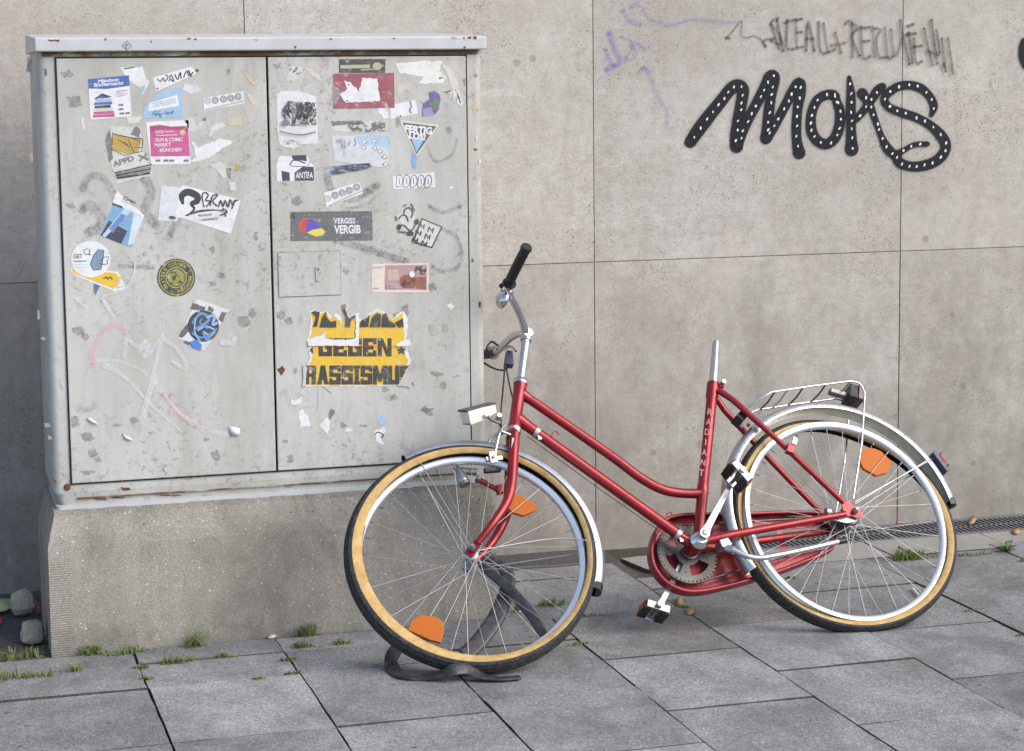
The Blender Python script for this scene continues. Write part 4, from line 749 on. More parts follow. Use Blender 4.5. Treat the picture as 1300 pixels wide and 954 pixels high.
for i in range(3):
    for j in range(2): x, y = 885+j*50-i*18, 200+i*38+j*20; d.line(b2([(x-12, y+18), (x-4, y-12), (x+8, y+12), (x+20, y-6), (x+14, y+22)]), 1.3, LN, True, 3)
for p in ([(790, 140), (800, 110), (825, 105), (840, 130), (830, 160)], [(765, 165), (780, 145), (805, 150), (815, 180)], [(755, 205), (790, 200), (830, 230), (860, 185)], [(760, 235), (800, 240)], [(830, 80), (850, 120)], [(745, 150), (752, 175)], [(810, 245), (845, 255)], [(790, 95), (805, 85)]): d.line(b2(p), 1.5, LN, True, 4)
d.disc(b2([(862, 180)])[0], 3, LN, 3.6, 10); d.disc(b2([(825, 243)])[0], 4.5, LN, 3, 10); d.disc(b2([(765, 210)])[0], 2.4, LN, 4, 10); fin(d)
# lock flap
lf = MBd(CO); q = [DP(*p) for p in b2([(100, 350), (440, 344), (444, 580), (103, 597)])]; x0, x1, z0_, z1_ = (q[0].x+q[3].x)/2, (q[1].x+q[2].x)/2, (q[2].z+q[3].z)/2, (q[0].z+q[1].z)/2
gp = MBd(CO); gp.box(((x0+x1)/2, DOOR-.0002, (z0_+z1_)/2), ((x1-x0)/2+.0016, .0006, (z1_-z0_)/2+.0016), ink(S(120, 104, 84))); lf.box(((x0+x1)/2, DOOR-.0012, (z0_+z1_)/2), ((x1-x0)/2, .0010, (z1_-z0_)/2), 'paint')
lo = lf.build('lock_flap', dr_, bevel=.0006, seg=1); gp.build('flap_gap', lo)
k = MBd(CO); c = DP(*b2([(320, 466)])[0]) + Vector((0, -.0022, 0)); P = []
for i in range(24): an = 2*math.pi*i/24; P.append(c + Vector((math.cos(an)*.0085, 0, math.sin(an)*.0085 + (.014 if math.sin(an) > 0 else -.014))))
k.prism(P, (0, -.003, 0), 'paint'); k.lathe(c+Vector((0, -.003, .013)), (0, -1, 0), [(0, .004), (.0015, .003)], 'greymetal', 10); k.build('keyhole_cover', lo, bevel=.001)
d = stk(dr_, 'banknote shaped sticker with a brown doodle'); d.poly(b2([(615, 412), (930, 408), (930, 570), (615, 570)]), ink(S(232, 216, 206))); d.poly(b2([(688, 420), (918, 418), (916, 556), (685, 556)]), ink(S(186, 146, 150)))
for p, cc in (([(770, 490), (800, 470), (850, 480), (868, 500), (850, 545), (790, 548), (765, 520)], ink(S(150, 78, 52))), ([(845, 490), (915, 480), (915, 556), (860, 550)], ink(S(150, 78, 52))), ([(700, 445), (760, 440), (765, 500), (705, 505)], ink(S(206, 176, 166)))): d.poly(b2(p), cc)
d.scrib(b2([(840, 425), (915, 422), (915, 475), (850, 475)]), ink(S(84, 48, 36)), 14, 1.2, 53); d.disc(b2([(835, 470)])[0], 3.4, WHT, 4, 12); d.text('100', b2([(700, 546)])[0], b2([(755, 545)])[0], 6, ink(S(206, 190, 186)), .02); d.line(b2([(620, 432), (680, 428)]), .7, MID, caps=False); d.line(b2([(622, 545), (655, 545)]), .9, MID); d.scrib(b2([(775, 490), (850, 490), (850, 540), (775, 540)]), ink(S(90, 44, 32)), 6, .8, 54); fin(d)
# torn yellow poster
d = stk(dr_, 'torn yellow poster with heavy black letters GEGEN RASSISMUS', .0008)
edge = [(228, 112), (250, 105), (270, 125), (290, 115), (320, 108), (345, 140), (352, 165), (370, 120), (400, 140), (420, 195), (412, 90), (430, 100), (445, 145), (480, 118), (500, 150), (530, 160), (560, 120), (600, 100), (640, 112), (690, 155), (720, 120), (748, 108), (770, 150), (768, 200), (760, 260), (790, 285), (765, 320), (790, 380), (770, 420), (760, 470), (720, 522), (640, 518), (500, 524), (350, 520), (206, 522), (212, 470), (205, 430), (218, 395), (232, 360), (222, 300), (212, 270), (230, 230), (236, 180)]
d.rough(c2(edge), WHT, .9, 3, 61)
yel = [(236, 118), (268, 130), (300, 118), (320, 112), (342, 150), (372, 140), (410, 180), (425, 120), (448, 150), (480, 128), (492, 165), (530, 170), (565, 130), (605, 112), (645, 122), (690, 160), (725, 130), (742, 120), (748, 200), (752, 270), (765, 300), (745, 330), (772, 380), (756, 430), (740, 470), (712, 514), (500, 516), (215, 517), (220, 470), (214, 430), (232, 395), (246, 355), (240, 300), (226, 272), (240, 220), (246, 170)]
d.rough(c2(yel), YEL, .5, 3, 62)
def blockletters(txt, x0, x1, y0, y1, topcut=None):
    """heavy slab letters from bars; all numbers in zoomed pixels"""
    G = {'G': [(0, 0, .34, 1), (0, 0, 1, .24), (0, .76, .95, 1), (.62, .42, 1, 1), (.5, .42, 1, .6), (.7, 0, 1, .36)], 'E': [(0, 0, .4, 1), (0, 0, 1, .22), (0, .78, 1, 1), (0, .4, .78, .62), (.74, 0, 1, .34), (.74, .66, 1, 1)], 'N': [(0, 0, .3, 1), (.72, 0, 1, 1), 'd'], 'R': [(0, 0, .36, 1), (0, 0, .9, .22), (0, .42, .9, .6), (.62, .06, .98, .52), (.58, .56, .95, 1)], 'A': ['l', 'r', (.25, .58, .75, .76), (0, .84, .4, 1), (.6, .84, 1, 1)], 'S': [(0, .0, 1, .22), (0, .0, .36, .52), (0, .4, 1, .6), (.62, .46, 1, 1), (0, .78, 1, 1), (0, .68, .25, 1), (.75, 0, 1, .32)], 'I': [(.2, 0, .8, 1), (0, 0, 1, .16), (0, .84, 1, 1)], 'M': [(0, 0, .26, 1), (.74, 0, 1, 1), 'm'], 'U': [(0, 0, .36, 1), (.64, 0, 1, 1), (0, .76, 1, 1)]}
    wts = {'I': .55, 'M': 1.25}; tot = sum(wts.get(c, 1) for c in txt) + .08*(len(txt)-1); x = x0; u = (x1-x0)/tot
    for ch in txt:
        wl = u*wts.get(ch, 1); f = lambda a, b: (x+a*wl, y0+b*(y1-y0))
        for sgm in G[ch]:
            if sgm == 'd': P = [f(.1, 0), f(.36, 0), f(.9, 1), f(.64, 1)]
            elif sgm == 'l': P = [f(.3, 0), f(.62, 0), f(.36, 1), f(.05, 1)]
            elif sgm == 'r': P = [f(.38, 0), f(.7, 0), f(.97, 1), f(.62, 1)]
            elif sgm == 'm': P = [f(.1, 0), f(.3, 0), f(.5, .5), f(.7, 0), f(.9, 0), f(.6, .85), f(.4, .85)]
            else: a, b, c, e = sgm; P = [f(a, b), f(c, b), f(c, e), f(a, e)]
            d.poly(c2(P), BLK)
        x += wl + .08*u
blockletters('GEGEN', 278, 680, 258, 358); blockletters('RASSISMUS', 205, 790, 408, 512)
for p in ([(285, 115), (270, 195), (248, 195), (266, 140), (238, 115), (255, 108)], [(285, 195), (300, 140), (318, 112), (328, 150), (345, 168), (375, 160), (376, 198), (290, 198)], [(425, 195), (428, 150), (405, 85), (422, 90), (445, 150), (475, 130), (480, 140), (455, 165), (452, 198)], [(505, 196), (512, 160), (540, 150), (560, 128), (552, 196)], [(560, 196), (575, 140), (600, 118), (622, 128), (618, 196)], [(625, 196), (630, 130), (650, 118), (665, 160), (700, 180), (702, 198)], [(700, 170), (742, 148), (746, 196), (718, 198)]): d.poly(c2(p), BLK)
d.poly(c2([(735, 298), (742, 315), (762, 316), (748, 330), (754, 348), (736, 336), (718, 346), (724, 328), (708, 316), (728, 315)]), BLK); d.poly(c2([(245, 305), (250, 345), (236, 330), (232, 318)]), BLK)
d.rough(c2([(215, 268), (250, 255), (290, 240), (322, 218), (310, 255), (370, 268), (480, 262), (484, 120), (500, 118), (500, 300), (222, 300)]), WHT, .7, 3, 63); d.rough(c2([(700, 290), (740, 270), (780, 262), (790, 300), (715, 302)]), WHT, .7, 3, 64)
d.rough(c2([(712, 518), (740, 470), (772, 408), (800, 410), (790, 530)]), M['paint'], .8, 3, 65); d.rough(c2([(775, 470), (800, 400), (810, 520)]), M['paint'], .6, 3, 66); d.rough(c2([(196, 400), (214, 420), (208, 524), (190, 524)]), M['paint'], .6, 3, 67)
d.line(c2([(212, 301), (500, 302), (768, 308)]), .6, ink(S(180, 60, 50)), caps=False); fin(d, 'torn_poster')
for k, (p, cc) in enumerate((([(130, 590), (150, 605), (185, 575), (185, 620), (150, 630), (128, 620)], WHT), ([(170, 660), (190, 650), (225, 690), (235, 740), (180, 745), (172, 700)], WHT), ([(282, 735), (330, 690), (345, 720), (330, 785), (300, 760)], WHT), ([(335, 690), (345, 650), (372, 660), (350, 700), (340, 720)], GRY), ([(420, 770), (450, 745), (468, 770)], WHT), ([(608, 700), (628, 680), (655, 720), (640, 740), (605, 728)], LBL), ([(580, 775), (640, 745), (650, 770), (615, 800), (640, 845), (605, 835)], WHT), ([(835, 655), (872, 625), (868, 640), (912, 645), (910, 655), (865, 668)], GRY), ([(50, 430), (80, 408), (100, 430), (72, 470)], M['rust']), ([(405, 75), (425, 72), (428, 92), (408, 95)], ink(S(170, 110, 70))), ([(985, 80), (1010, 60), (1025, 90), (1005, 102)], WHT), ([(880, 185), (915, 180), (918, 215), (895, 235)], ink(S(176, 172, 160))), ([(958, 180), (990, 178), (990, 222), (960, 222)], MID))):
    d = stk(dr_, 'small torn remains below the yellow poster' if k < 7 else 'paint chip on the right door'); d.rough(c2(p), cc, .8, 2.5, 80+k)
    if k == 6: d.line(c2([(588, 790), (605, 775), (635, 790), (625, 808)]), 1.4, BLK, True)
    fin(d, 'paper_scrap')
d = stk(dr_, 'thin pale blue tape corner'); d.line(c2([(276, 535), (275, 640), (205, 640)]), .7, LBL, caps=False); d.line(c2([(300, 524), (348, 560)]), .8, GRY); fin(d, 'tape_line')
sp = bpy.data.materials['scraped_paint']
for i, (x, y, a, b) in enumerate(((357, 400, 7, 6), (366, 408, 6, 5), (375, 470, 3, 5), (369, 584, 4, 6), (500, 505, 6, 4), (490, 495, 6, 4), (515, 395, 5, 9), (555, 475, 8, 4), (563, 490, 5, 5), (578, 478, 5, 2), (435, 540, 4, 5), (462, 541, 5, 3), (362, 560, 4, 3), (505, 400, 6, 4), (377, 255, 8, 6), (372, 275, 4, 4), (560, 100, 4, 3), (352, 85, 5, 4), (590, 105, 3, 6), (570, 165, 3, 6), (505, 155, 4, 7), (362, 358, 5, 4), (440, 345, 5, 4), (548, 365, 6, 6), (545, 525, 5, 3), (460, 470, 3, 2))):
    d = stk(dr_, 'scraped dark patch'); d.rough([(x-a, y-b*.6), (x+a*.4, y-b), (x+a, y+b*.4), (x-a*.2, y+b), (x-a*.8, y+b*.5)], sp, 1.6, 2, 120+i); fin(d, 'scuff')
# ================================================================== BICYCLE
bike = empty('bicycle', matrix=MB_); tag(bike, 'red ladies bicycle without saddle leaning on the cabinet with flat tyres', 'bicycle')
Ya = Vector((0, 1, 0)); I4 = Matrix.Identity(4)
def part(m, name, parent=None, label=None, **kw):
    o = m.build(name, parent or bike, **kw)
    if label: o['label'] = label
    return o
# ---- frame
m = MBd(); R = 'red'
HT, HB = B(660.7, 487), B(652.5, 546); hd = (HT-HB).normalized()
m.tube([HB, HB+(HT-HB)*.1, HB+(HT-HB)*.12, HB+(HT-HB)*.86, HB+(HT-HB)*.88, HT], [.0195, .0195, .0178, .0178, .0195, .0195], R, 18)
top = spline([B(662, 500), B(720, 540), B(780, 582), B(812, 606), B(838, 620.5), B(862, 626), B(890, 627)], 6)
m.tube(top, .0142, R, 14)
m.tube([B(657, 532), B(868, 684), B(884, 695)], .0162, R, 14)
ST, SB = B(905.4, 487), B(886.5, 684)
m.tube([SB, B(891.6, 628), B(891.9, 626), B(892.6, 617), B(892.8, 615), B(903.5, 507), B(903.7, 505), ST], [.0158, .0158, .0172, .0172, .0158, .0158, .0185, .0185], R, 16)
BBc = B(888, 686, .04); BBc.y = 0
m.tube([BBc+Ya*.036, BBc-Ya*.036], .0215, R, 20)
m.tube([B(663, 501), B(672, 507)], [.0172, .0148], R, 14); m.tube([B(658, 532.5), B(671, 542)], [.019, .0166], R, 14)
RA = Vector((0, 0, 0))
for sg in (1, -1):
    a = B(910.5, 500); a.y = sg*.018; b_ = Vector((.022, sg*.060, .030)); m.tube([a, a+(b_-a)*.1+Ya*sg*.012, a+(b_-a)*.45+Ya*sg*.012, b_], [.0105, .0095, .0088, .0085], R, 12)
    a = BBc + Vector((-.018, sg*.026, .002)); b_ = Vector((.028, sg*.060, -.004)); m.tube([a, a+(b_-a)*.2+Ya*sg*.008, a+(b_-a)*.6+Ya*sg*.004, b_], [.0125, .0125, .0110, .0100], R, 12)
    P = [Vector((.034, sg*.060, -.010)), Vector((.030, sg*.060, .036)), Vector((.012, sg*.060, .036)), Vector((-.006, sg*.060, .014)), Vector((-.022, sg*.060, .008)), Vector((-.024, sg*.060, -.016)), Vector((-.008, sg*.060, -.022)), Vector((.012, sg*.060, -.012))]
    m.prism([p-Ya*.0025 for p in P], Ya*.005, R)
m.tube([B(950, 540, .02), B(950, 540, -.02)], .006, R, 8)
for (u, v, du, dv) in ((700, 558, 2, -9), (845, 662, 2, -10)):
    h = [B(u, v), B(u+du, v+dv), B(u+du+5, v+dv-1), B(u+du+7, v+dv+3)]; m.tube(h, .0022, R, 6)
frame = part(m, 'frame')
for (u, v, du, dv) in ((682, 549, 9, -13), (861, 679, 9, -14)):
    m = MBd(); t = (B(868, 684)-B(657, 532)).normalized(); c = B(u, v); c = B(657, 532)+t*((c-B(657, 532)).dot(t))
    m.tube([c-t*.006, c+t*.006], .0182, 'alu', 16); m.box(c-Vector((0, 0, .019))+t*.002+Ya*.008, (.005, .004, .006), 'alu')
    part(m, 'cable_clamp', frame)
m = MBd(); m.tube([ST+Vector((-.024, .004, -.008)), ST+Vector((-.024, .026, -.008))], .0065, 'alu', 10); m.box(ST+Vector((-.02, 0, -.009)), (.008, .014, .009), R); part(m, 'seat_bolt', frame)
# lettering down the seat tube
m = MBd()
for i, ch in enumerate('RADIANT'):
    t = i/6; c = B(901.2+(890.6-901.2)*t, 523+(600-523)*t, .0162); vs, fs = glyphs(ch, .02); x0 = min(v[0] for v in vs); x1 = max(v[0] for v in vs); dwn = (SB-ST).normalized(); rt = Vector((dwn.z, 0, -dwn.x)); rt = -rt if rt.x > 0 else rt
    wl = .0035 if ch == 'I' else .014
    m.add([c+rt*((v[0]-(x0+x1)/2)/(x1-x0)*wl)-dwn*((v[1]-.36)/.73*.021)+Ya*(.0004-.4*((v[0]-(x0+x1)/2)/(x1-x0)*.5*wl/.014)**2*.012) for v in vs], fs, 'letter')
part(m, 'lettering', frame, 'vertical silver letters RADIANT on the seat tube')
# ---- seat post
m = MBd(); a, b_ = B(905.4, 489), B(909.3, 434); m.tube([a, a+(b_-a)*.62, a+(b_-a)*.66, a+(b_-a)*.94, b_], [.0128, .0128, .0112, .0112, .0095], 'alu', 16); part(m, 'seat_post', None, 'bare silver seat post without a saddle')
# ---- wheels
def wheel(matrix, label, tyre_fn, refl, dark):
    # rim
    prof = [(.3165, .0115), (.3135, .0118), (.3030, .0105), (.2985, .006), (.2985, -.006), (.3030, -.0105), (.3135, -.0118), (.3165, -.0115), (.3150, -.0095), (.3065, -.008), (.3045, 0), (.3065, .008), (.3150, .0095)]
    def sweep(m, prof, n, mats, fn=None, closed=True):
        k = len(prof); vs = []
        for i in range(n):
            th = 2*math.pi*i/n; do, drr, kx, qi = fn(th) if fn else (0, 0, 1, 0)
            for (r, o) in prof:
                rr = r + drr - qi*max(0, .3462-r)/.0327; vs.append(Vector((rr*math.cos(th), o*kx+do, rr*math.sin(th))))
        for j in range(k if closed else k-1):
            mm = mats[j] if isinstance(mats, list) else mats
            idx = m.mat(mm); 
            fs = [(i*k+j, i*k+(j+1) % k, ((i+1) % n)*k+(j+1) % k, ((i+1) % n)*k+j) for i in range(n)]
            for f in fs: m._f.append(f); m._mi.append(idx)
        return vs
    m = MBd(); m._f, m._mi = [], []; vs = sweep(m, prof, 120, 'rim'); m.v = vs; m.f = m._f; m.mi = m._mi; m.sm = [True]*len(m.f); m.a = [1]*len(vs)
    wo = m.build('wheel', bike, matrix=matrix); wo['label'] = label
    mw = MB_ @ matrix
    # tyre
    half = [(.3135, .0112, 'tan'), (.3150, .0135, 'tan'), (.3185, .0150, 'tan'), (.3250, .0180, 'tan'), (.3312, .0189, 'rubber'), (.3370, .0180, 'rubber'), (.3395, .0162, 'rubber'), (.3392, .0140, 'rubber'), (.3425, .0125, 'rubber'), (.3438, .0095, 'rubber'), (.3428, .0080, 'rubber'), (.3455, .0060, 'rubber'), (.3462, .0025, 'rubber'), (.3450, .0012, 'rubber')]
    outer = [(r, o) for r, o, _ in half] + [(r, -o) for r, o, _ in reversed(half)]
    mats = [q for _, _, q in half] + [q for _, _, q in list(reversed(half))[1:]] + ['rubber']
    inner = [(r-.0022 if r > .32 else r, o*.82) for r, o in reversed(outer)]
    m = MBd(); m._f, m._mi = [], []; vs = sweep(m, outer+inner, 160, mats+['rubber']*len(inner), tyre_fn)
    mi = mw.inverted()
    for i, v in enumerate(vs):
        wv = mw @ v
        if wv.z < .0015: wv.z = .0015 + .12*(max(wv.z, -.02)+.02); wv.z = min(wv.z, .004); vs[i] = mi @ wv
    m.v = vs; m.f = m._f; m.mi = m._mi; m.sm = [True]*len(m.f); m.a = [1]*len(vs); m.build('tyre', wo)
    # hub
    m = MBd(); hm = 'darkmetal' if dark else 'alu'; r1 = .024 if dark else .017; fl = .031 if dark else .021
    m.lathe((0, 0, 0), (0, 1, 0), [(-.040, .010), (-.034, fl*.8), (-.033, fl), (-.030, fl), (-.029, r1*.8), (-.012, r1), (.012, r1), (.029, r1*.8), (.030, fl), (.033, fl), (.034, fl*.8), (.042, .011)], hm, 24)
    m.tube([(0, -.085, 0), (0, .085, 0)], .0047, 'greymetal', 10)
    for sg in (-1, 1): m.lathe((0, sg*.0635, 0), (0, sg, 0), [(0, .0095), (.008, .0095), (.010, .0065), (.020, .0058), (.0205, .003)], 'greymetal', 6)
    m.build('hub', wo)
    # spokes
    sm = MBd(); sm.tube([(0, 0, 0), (0, 0, 1)], .0009, 'spoke', 6); s0 = None; N = 36
    for i in range(N):
        sg = 1 if i % 2 else -1; an = 2*math.pi*(i+.5)/N; k = (i//2) % 2
        ha = an + (rad(62) if k else -rad(62)); p = Vector((fl*.92*math.cos(ha), sg*.0318, fl*.92*math.sin(ha))); q = Vector((.3000*math.cos(an), sg*.002, .3000*math.sin(an)))
        if s0 is None: o = sm.build('spoke', wo); s0 = o
        else: o = s0.copy(); col.objects.link(o)
        dv = q-p; rot = dv.to_track_quat('Z', 'Y').to_matrix().to_4x4(); o.parent = wo; o.matrix_local = Matrix.Translation(p) @ rot @ Matrix.Diagonal((1, 1, dv.length, 1))
    nm = MBd()
    for i in range(N): an = 2*math.pi*(i+.5)/N; dd_ = Vector((math.cos(an), 0, math.sin(an))); nm.tube([dd_*.2835, dd_*.3005], .0021, 'greymetal', 6)
    o = nm.build('spoke_nipples', wo); o['kind'] = 'stuff'
    for (P, lb) in refl:
        m = MBd(); m.prism([p-Ya*.006 for p in P], Ya*.012, 'orange'); c = sum(P, Vector())/len(P)
        o = m.build('reflector', wo, bevel=.002); o['label'] = lb
    # valve
    return wo
invF = MFL.inverted()
def FPx(u, v, o=0):                                        # photo pixel on the steered front wheel plane
    d = ray(u, v); t = ((FO+o*FN-CAM).dot(FN))/d.dot(FN); P = CAM+d*t-FO; return Vector((P.dot(FF), o, P.dot(FU)))
def ang(th, c, wdt):
    x = (th-c+math.pi) % (2*math.pi)-math.pi; return math.exp(-(x/wdt)**2)
# front tyre has slipped off the rim towards the street
def tf(th):
    a = ang(th, rad(328), 1.5)                            # front and bottom: bead clear of the rim on the street side
    b = ang(th, rad(265), .8)
    return (.012 + .018*a, .0012*math.sin(3*th+1), 1.12 + .35*b + .15*a, -.008 + .030*a)
r1 = ([FPx(*p, .01) for p in ((517, 801), (523, 789), (533, 782), (552, 784), (562, 790), (564, 802), (559, 817), (546, 814))], 'orange spoke reflector low in the front wheel')
r2 = ([FPx(*p, -.004) for p in ((647, 627), (660, 630), (674, 638), (682, 644), (678, 650), (664, 656), (650, 652), (645, 646))], 'orange spoke reflector behind the fork')
fw_ = wheel(MFL, 'front wheel whose tan walled tyre has slipped off the rim', tf, [r1, r2], False)
# rear tyre flat, dropped to the far side at the top
def tr(th):
    a = ang(th, rad(118), .75); b = ang(th, rad(270), .7); c = ang(th, rad(215), .6)
    e = ang(th, rad(-18), .95)
    return (-.040*a + .008*c - .032*e, -.010*a + .001*math.sin(4*th) - .001*b, 1.0 + .25*b + .08*c + .3*e, 0)
r3 = ([B(*p, -.006) for p in ((1093, 571), (1108, 570), (1118, 574), (1133, 589), (1124, 602), (1111, 605), (1095, 596), (1091, 588))], 'orange spoke reflector in the rear wheel')
rw_ = wheel(I4, 'rear wheel with a flat tan walled tyre', tr, [r3], True)
# ---- mudguards
def fender(R0, hw, a0, a1, matrix, label, inner, name='mudguard', dots_=False, off=Vector((0, 0, 0)), crown=.011, flap=True):
    m = MBd(); n = 64; ks = [-1, -.97, -.8, -.4, 0, .4, .8, .97, 1]
    def pt(th, k, dr): 
        o = k*hw; r = R0 + crown*(1-k*k) - (.013 if abs(k) == 1 else .002 if abs(k) == .97 else 0) + dr
        return off + Vector((r*math.cos(th), o, r*math.sin(th)))
    for dr, mt, flip in ((0, 'alu', False), (-.0016, inner, True)):
        vs = [pt(a0+(a1-a0)*i/n, k, dr) for i in range(n+1) for k in ks]; c = len(ks)
        fs = [(i*c+j, i*c+j+1, (i+1)*c+j+1, (i+1)*c+j) for i in range(n) for j in range(c-1)]
        m.add(vs, [f[::-1] for f in fs] if flip else fs, mt, True)
    for k, kk in ((0, 1), (len(ks)-1, -1)):
        vs = [pt(a0+(a1-a0)*i/n, ks[k], dr) for i in range(n+1) for dr in (0, -.0016)]; m.add(vs, [(2*i, 2*i+1, 2*i+3, 2*i+2) for i in range(n)], 'alu')
    if flap:                                            # black end cap
        for th, dth in ((a1, .05),):
            vs = [pt(th-.012, k, .0012) for k in ks] + [pt(th+dth, k, .0008) for k in ks] + [pt(th+dth, k, -.014*(1-k*k)-.003) for k in ks] + [pt(th-.012, k, -.003) for k in ks]; c = len(ks)
            m.add(vs, [(q*c+j, q*c+j+1, (q+1)*c+j+1, (q+1)*c+j) for q in range(3) for j in range(c-1)], 'black')
    o = part(m, name, None, label, matrix=matrix)
    if dots_:
        q = MBd()
        for i in range(34):
            th = a0+(a1-a0)*(i+.5)/34; c = pt(th, 1.0, .007)+Ya*.0004; q.lathe(c, Ya, [(0, .0016), (.0008, .0012)], 'darkmetal', 6)
        x = q.build('rivets', o); x['kind'] = 'stuff'
    return o, pt
fm, fpt = fender(.3585, .0275, rad(116), rad(-4) + 0*1, MFL, 'front silver mudguard with black inside', 'fenderin') if False else fender(.3585, .0275, rad(62), rad(196), MFL, 'front silver mudguard with black inside', 'fenderin')
# bring the front mudguard forward of the crown
rm, rpt = fender(.3665, .0240, rad(-22), rad(176), I4, 'rear silver mudguard with riveted edge', 'cream', dots_=True, off=Vector((.006, 0, .006)))
# ---- fork (steered)
def Fb(x, o, z): return MFL @ Vector((x, o, z))            # wheel space -> bicycle space
m = MBd(); cr = HB + (HB-HT).normalized()*.006
m.tube([HB-(HB-HT).normalized()*.004, HB+(HB-HT).normalized()*.012], .0212, 'alu', 18)
cm = B(651, 556)
for sg in (1, -1):
    tip = MFL @ Vector((0, sg*.052, 0)); s1 = B(650.5, 556); s1.y = sg*.026; s2 = B(644.5, 622); s2.y = sg*.040; s3 = B(638, 646); s3.y = sg*.045; s4 = B(622, 671); s4.y = sg*.050
    if sg < 0:
        # mirror the near blade through the steered wheel plane
        nn_ = (MFL.to_3x3() @ Ya); o0 = MFL.translation
        def mir(p): return p - 2*((p-o0).dot(nn_))*nn_
        s1, s2, s3, s4 = B(649, 556, -.026), mir(n2), mir(n3), mir(n4)
    else: n2, n3, n4 = s2, s3, s4
    P = spline([s1, s1+(s2-s1)*.5, s2, s3, s4, tip+(s4-tip)*.25], 5); L = len(P)
    m.tube(P, [.0152 if i < L*.4 else .0152-(i-L*.4)/(L*.6)*.0062 for i in range(L)], R, 14)
    d_ = (tip-s4).normalized(); nx_ = (MFL.to_3x3() @ Ya); up_ = nx_.cross(d_)
    m.box(tip-d_*.006, (.024, .0022, .012), R, d_, nx_, up_)
m.tube([B(651.5, 550, .028), B(651.5, 550, -.028)], .0155, R, 14)
m.tube([HB+(HB-HT).normalized()*.006, B(651.2, 556)], .019, R, 16)
fork = part(m, 'fork')
m = MBd(); c = B(651.8, 563, .0275+.0145); t = (B(645, 620)-B(650.5, 556)).normalized(); rt = Vector((t.z, 0, -t.x))
m.box(c-Ya*.0008, (.0055, .0012, .0175), 'badge', rt, Ya, t); m.box(c+t*.002-Ya*.0004, (.0028, .0012, .012), 'badge', rt, Ya, t); m.lathe(c+t*.024-Ya*.0006, Ya, [(0, .0024), (.0006, .002)], 'badge', 8); part(m, 'badge', fork, bevel=.001)
# ---- stem and handlebar
m = MBd(); SP = B(668.5, 427)
m.lathe(HT, hd, [(-.003, .0205), (.002, .0215), (.005, .0215), (.007, .0185), (.012, .0185), (.014, .0145)], 'chrome', 20)
m.tube([HT+hd*.006, HT+(SP-HT)*.5, HT+(SP-HT)*.55, SP], [.0112, .0112, .0125, .0125], 'alu', 16); m.tube([SP-hd*.016, SP+hd*.004], .0165, 'alu', 16)
m.tube([SP+hd*.004+Ya*.018, SP+hd*.004-Ya*.018], .0148, 'alu', 14)
part(m, 'stem')
m = MBd()
left = spline([B(668, 426, .0), B(665.5, 416, .025), B(661, 402, .05), B(653, 385, .085), B(646, 372, .115), B(646.5, 360, .145), B(654, 343, .2), B(668.5, 314.5, .285)], 7)
right = spline([B(668, 426, .0), B(660, 424, -.03), B(650, 428, -.065), B(641, 436, -.10), B(634, 444, -.135), B(626, 448, -.175), B(612, 450.5, -.235), B(600.5, 452, -.285)], 7)
m.tube(list(reversed(right))+left[1:], .0111, 'chrome', 14); hb = part(m, 'handlebar')
def grip(path):
    m = MBd(); P = path; n = len(P); rr = [.0148+.0006*(i % 2) for i in range(n)]
    m.tube(P, rr, 'black', 16); t = (P[1]-P[0]).normalized(); m.tube([P[0]-t*.003, P[0]+t*.003], .0205, 'black', 18); t = (P[-1]-P[-2]).normalized(); m.tube([P[-1]-t*.004, P[-1]+t*.004], [.0175, .0155], 'black', 16); return m
def res(P, n):
    out = []; 
    for i in range(n): t = i/(n-1)*(len(P)-1); j = min(int(t), len(P)-2); out.append(P[j].lerp(P[j+1], t-j))
    return out
part(grip(res(left[35:], 22)), 'grip', hb, 'black ribbed grip pointing to the street'); part(grip(res(right[35:], 22)), 'grip', hb, 'black grip against the cabinet side')
# bell
m = MBd(); c = B(634.5, 379, .105); ax = (B(628, 378, .1)-B(646, 380, .1)).normalized(); ax = (ax+Ya*.35).normalized()
m.lathe(c-ax*.006, ax, [(-.012, .005), (-.008, .026), (-.005, .0285), (0, .0275), (.006, .023), (.011, .014), (.013, .004)], 'chrome', 24); m.tube([c-ax*.012, B(645, 377, .112)], .006, 'greymetal', 8)
m.lathe(B(636.5, 363, .12), Ya, [(-.005, .003), (-.003, .007), (.003, .007), (.005, .003)], 'black', 10); m.tube([B(636.5, 363, .115), c-ax*.008], .0022, 'greymetal', 6); part(m, 'bell', hb)
m = MBd(); m.tube([left[27], left[30]], .0142, 'alu', 14); m.tube([B(648.5, 377, .11), B(648, 381, .125)], .0035, 'alu', 8); part(m, 'bell_clamp', hb)
# brake lever on the far side
m = MBd(); c = B(646, 456, -.10); m.box(c, (.013, .012, .024), 'bluegrey', (Vector((1, 0, .25))).normalized(), Ya, Vector((-.25, 0, 1)).normalized(), 1.0, .7)
m.tube(spline([B(648, 462, -.1), B(640, 470, -.12), B(627, 468, -.16), B(613, 460, -.22)], 4), [.0055]*13, 'black', 8, flat=((0, 0, 1), .5)); m.tube(spline([B(655, 446, -.07), B(648, 440, -.09), B(640, 444, -.11)], 4), .004, 'chrome', 8)
m.tube(spline([B(633, 440, -.13), B(624, 434, -.15), B(618, 444, -.15), B(626, 452, -.14)], 4), .0035, 'black', 8); part(m, 'brake_lever', hb)
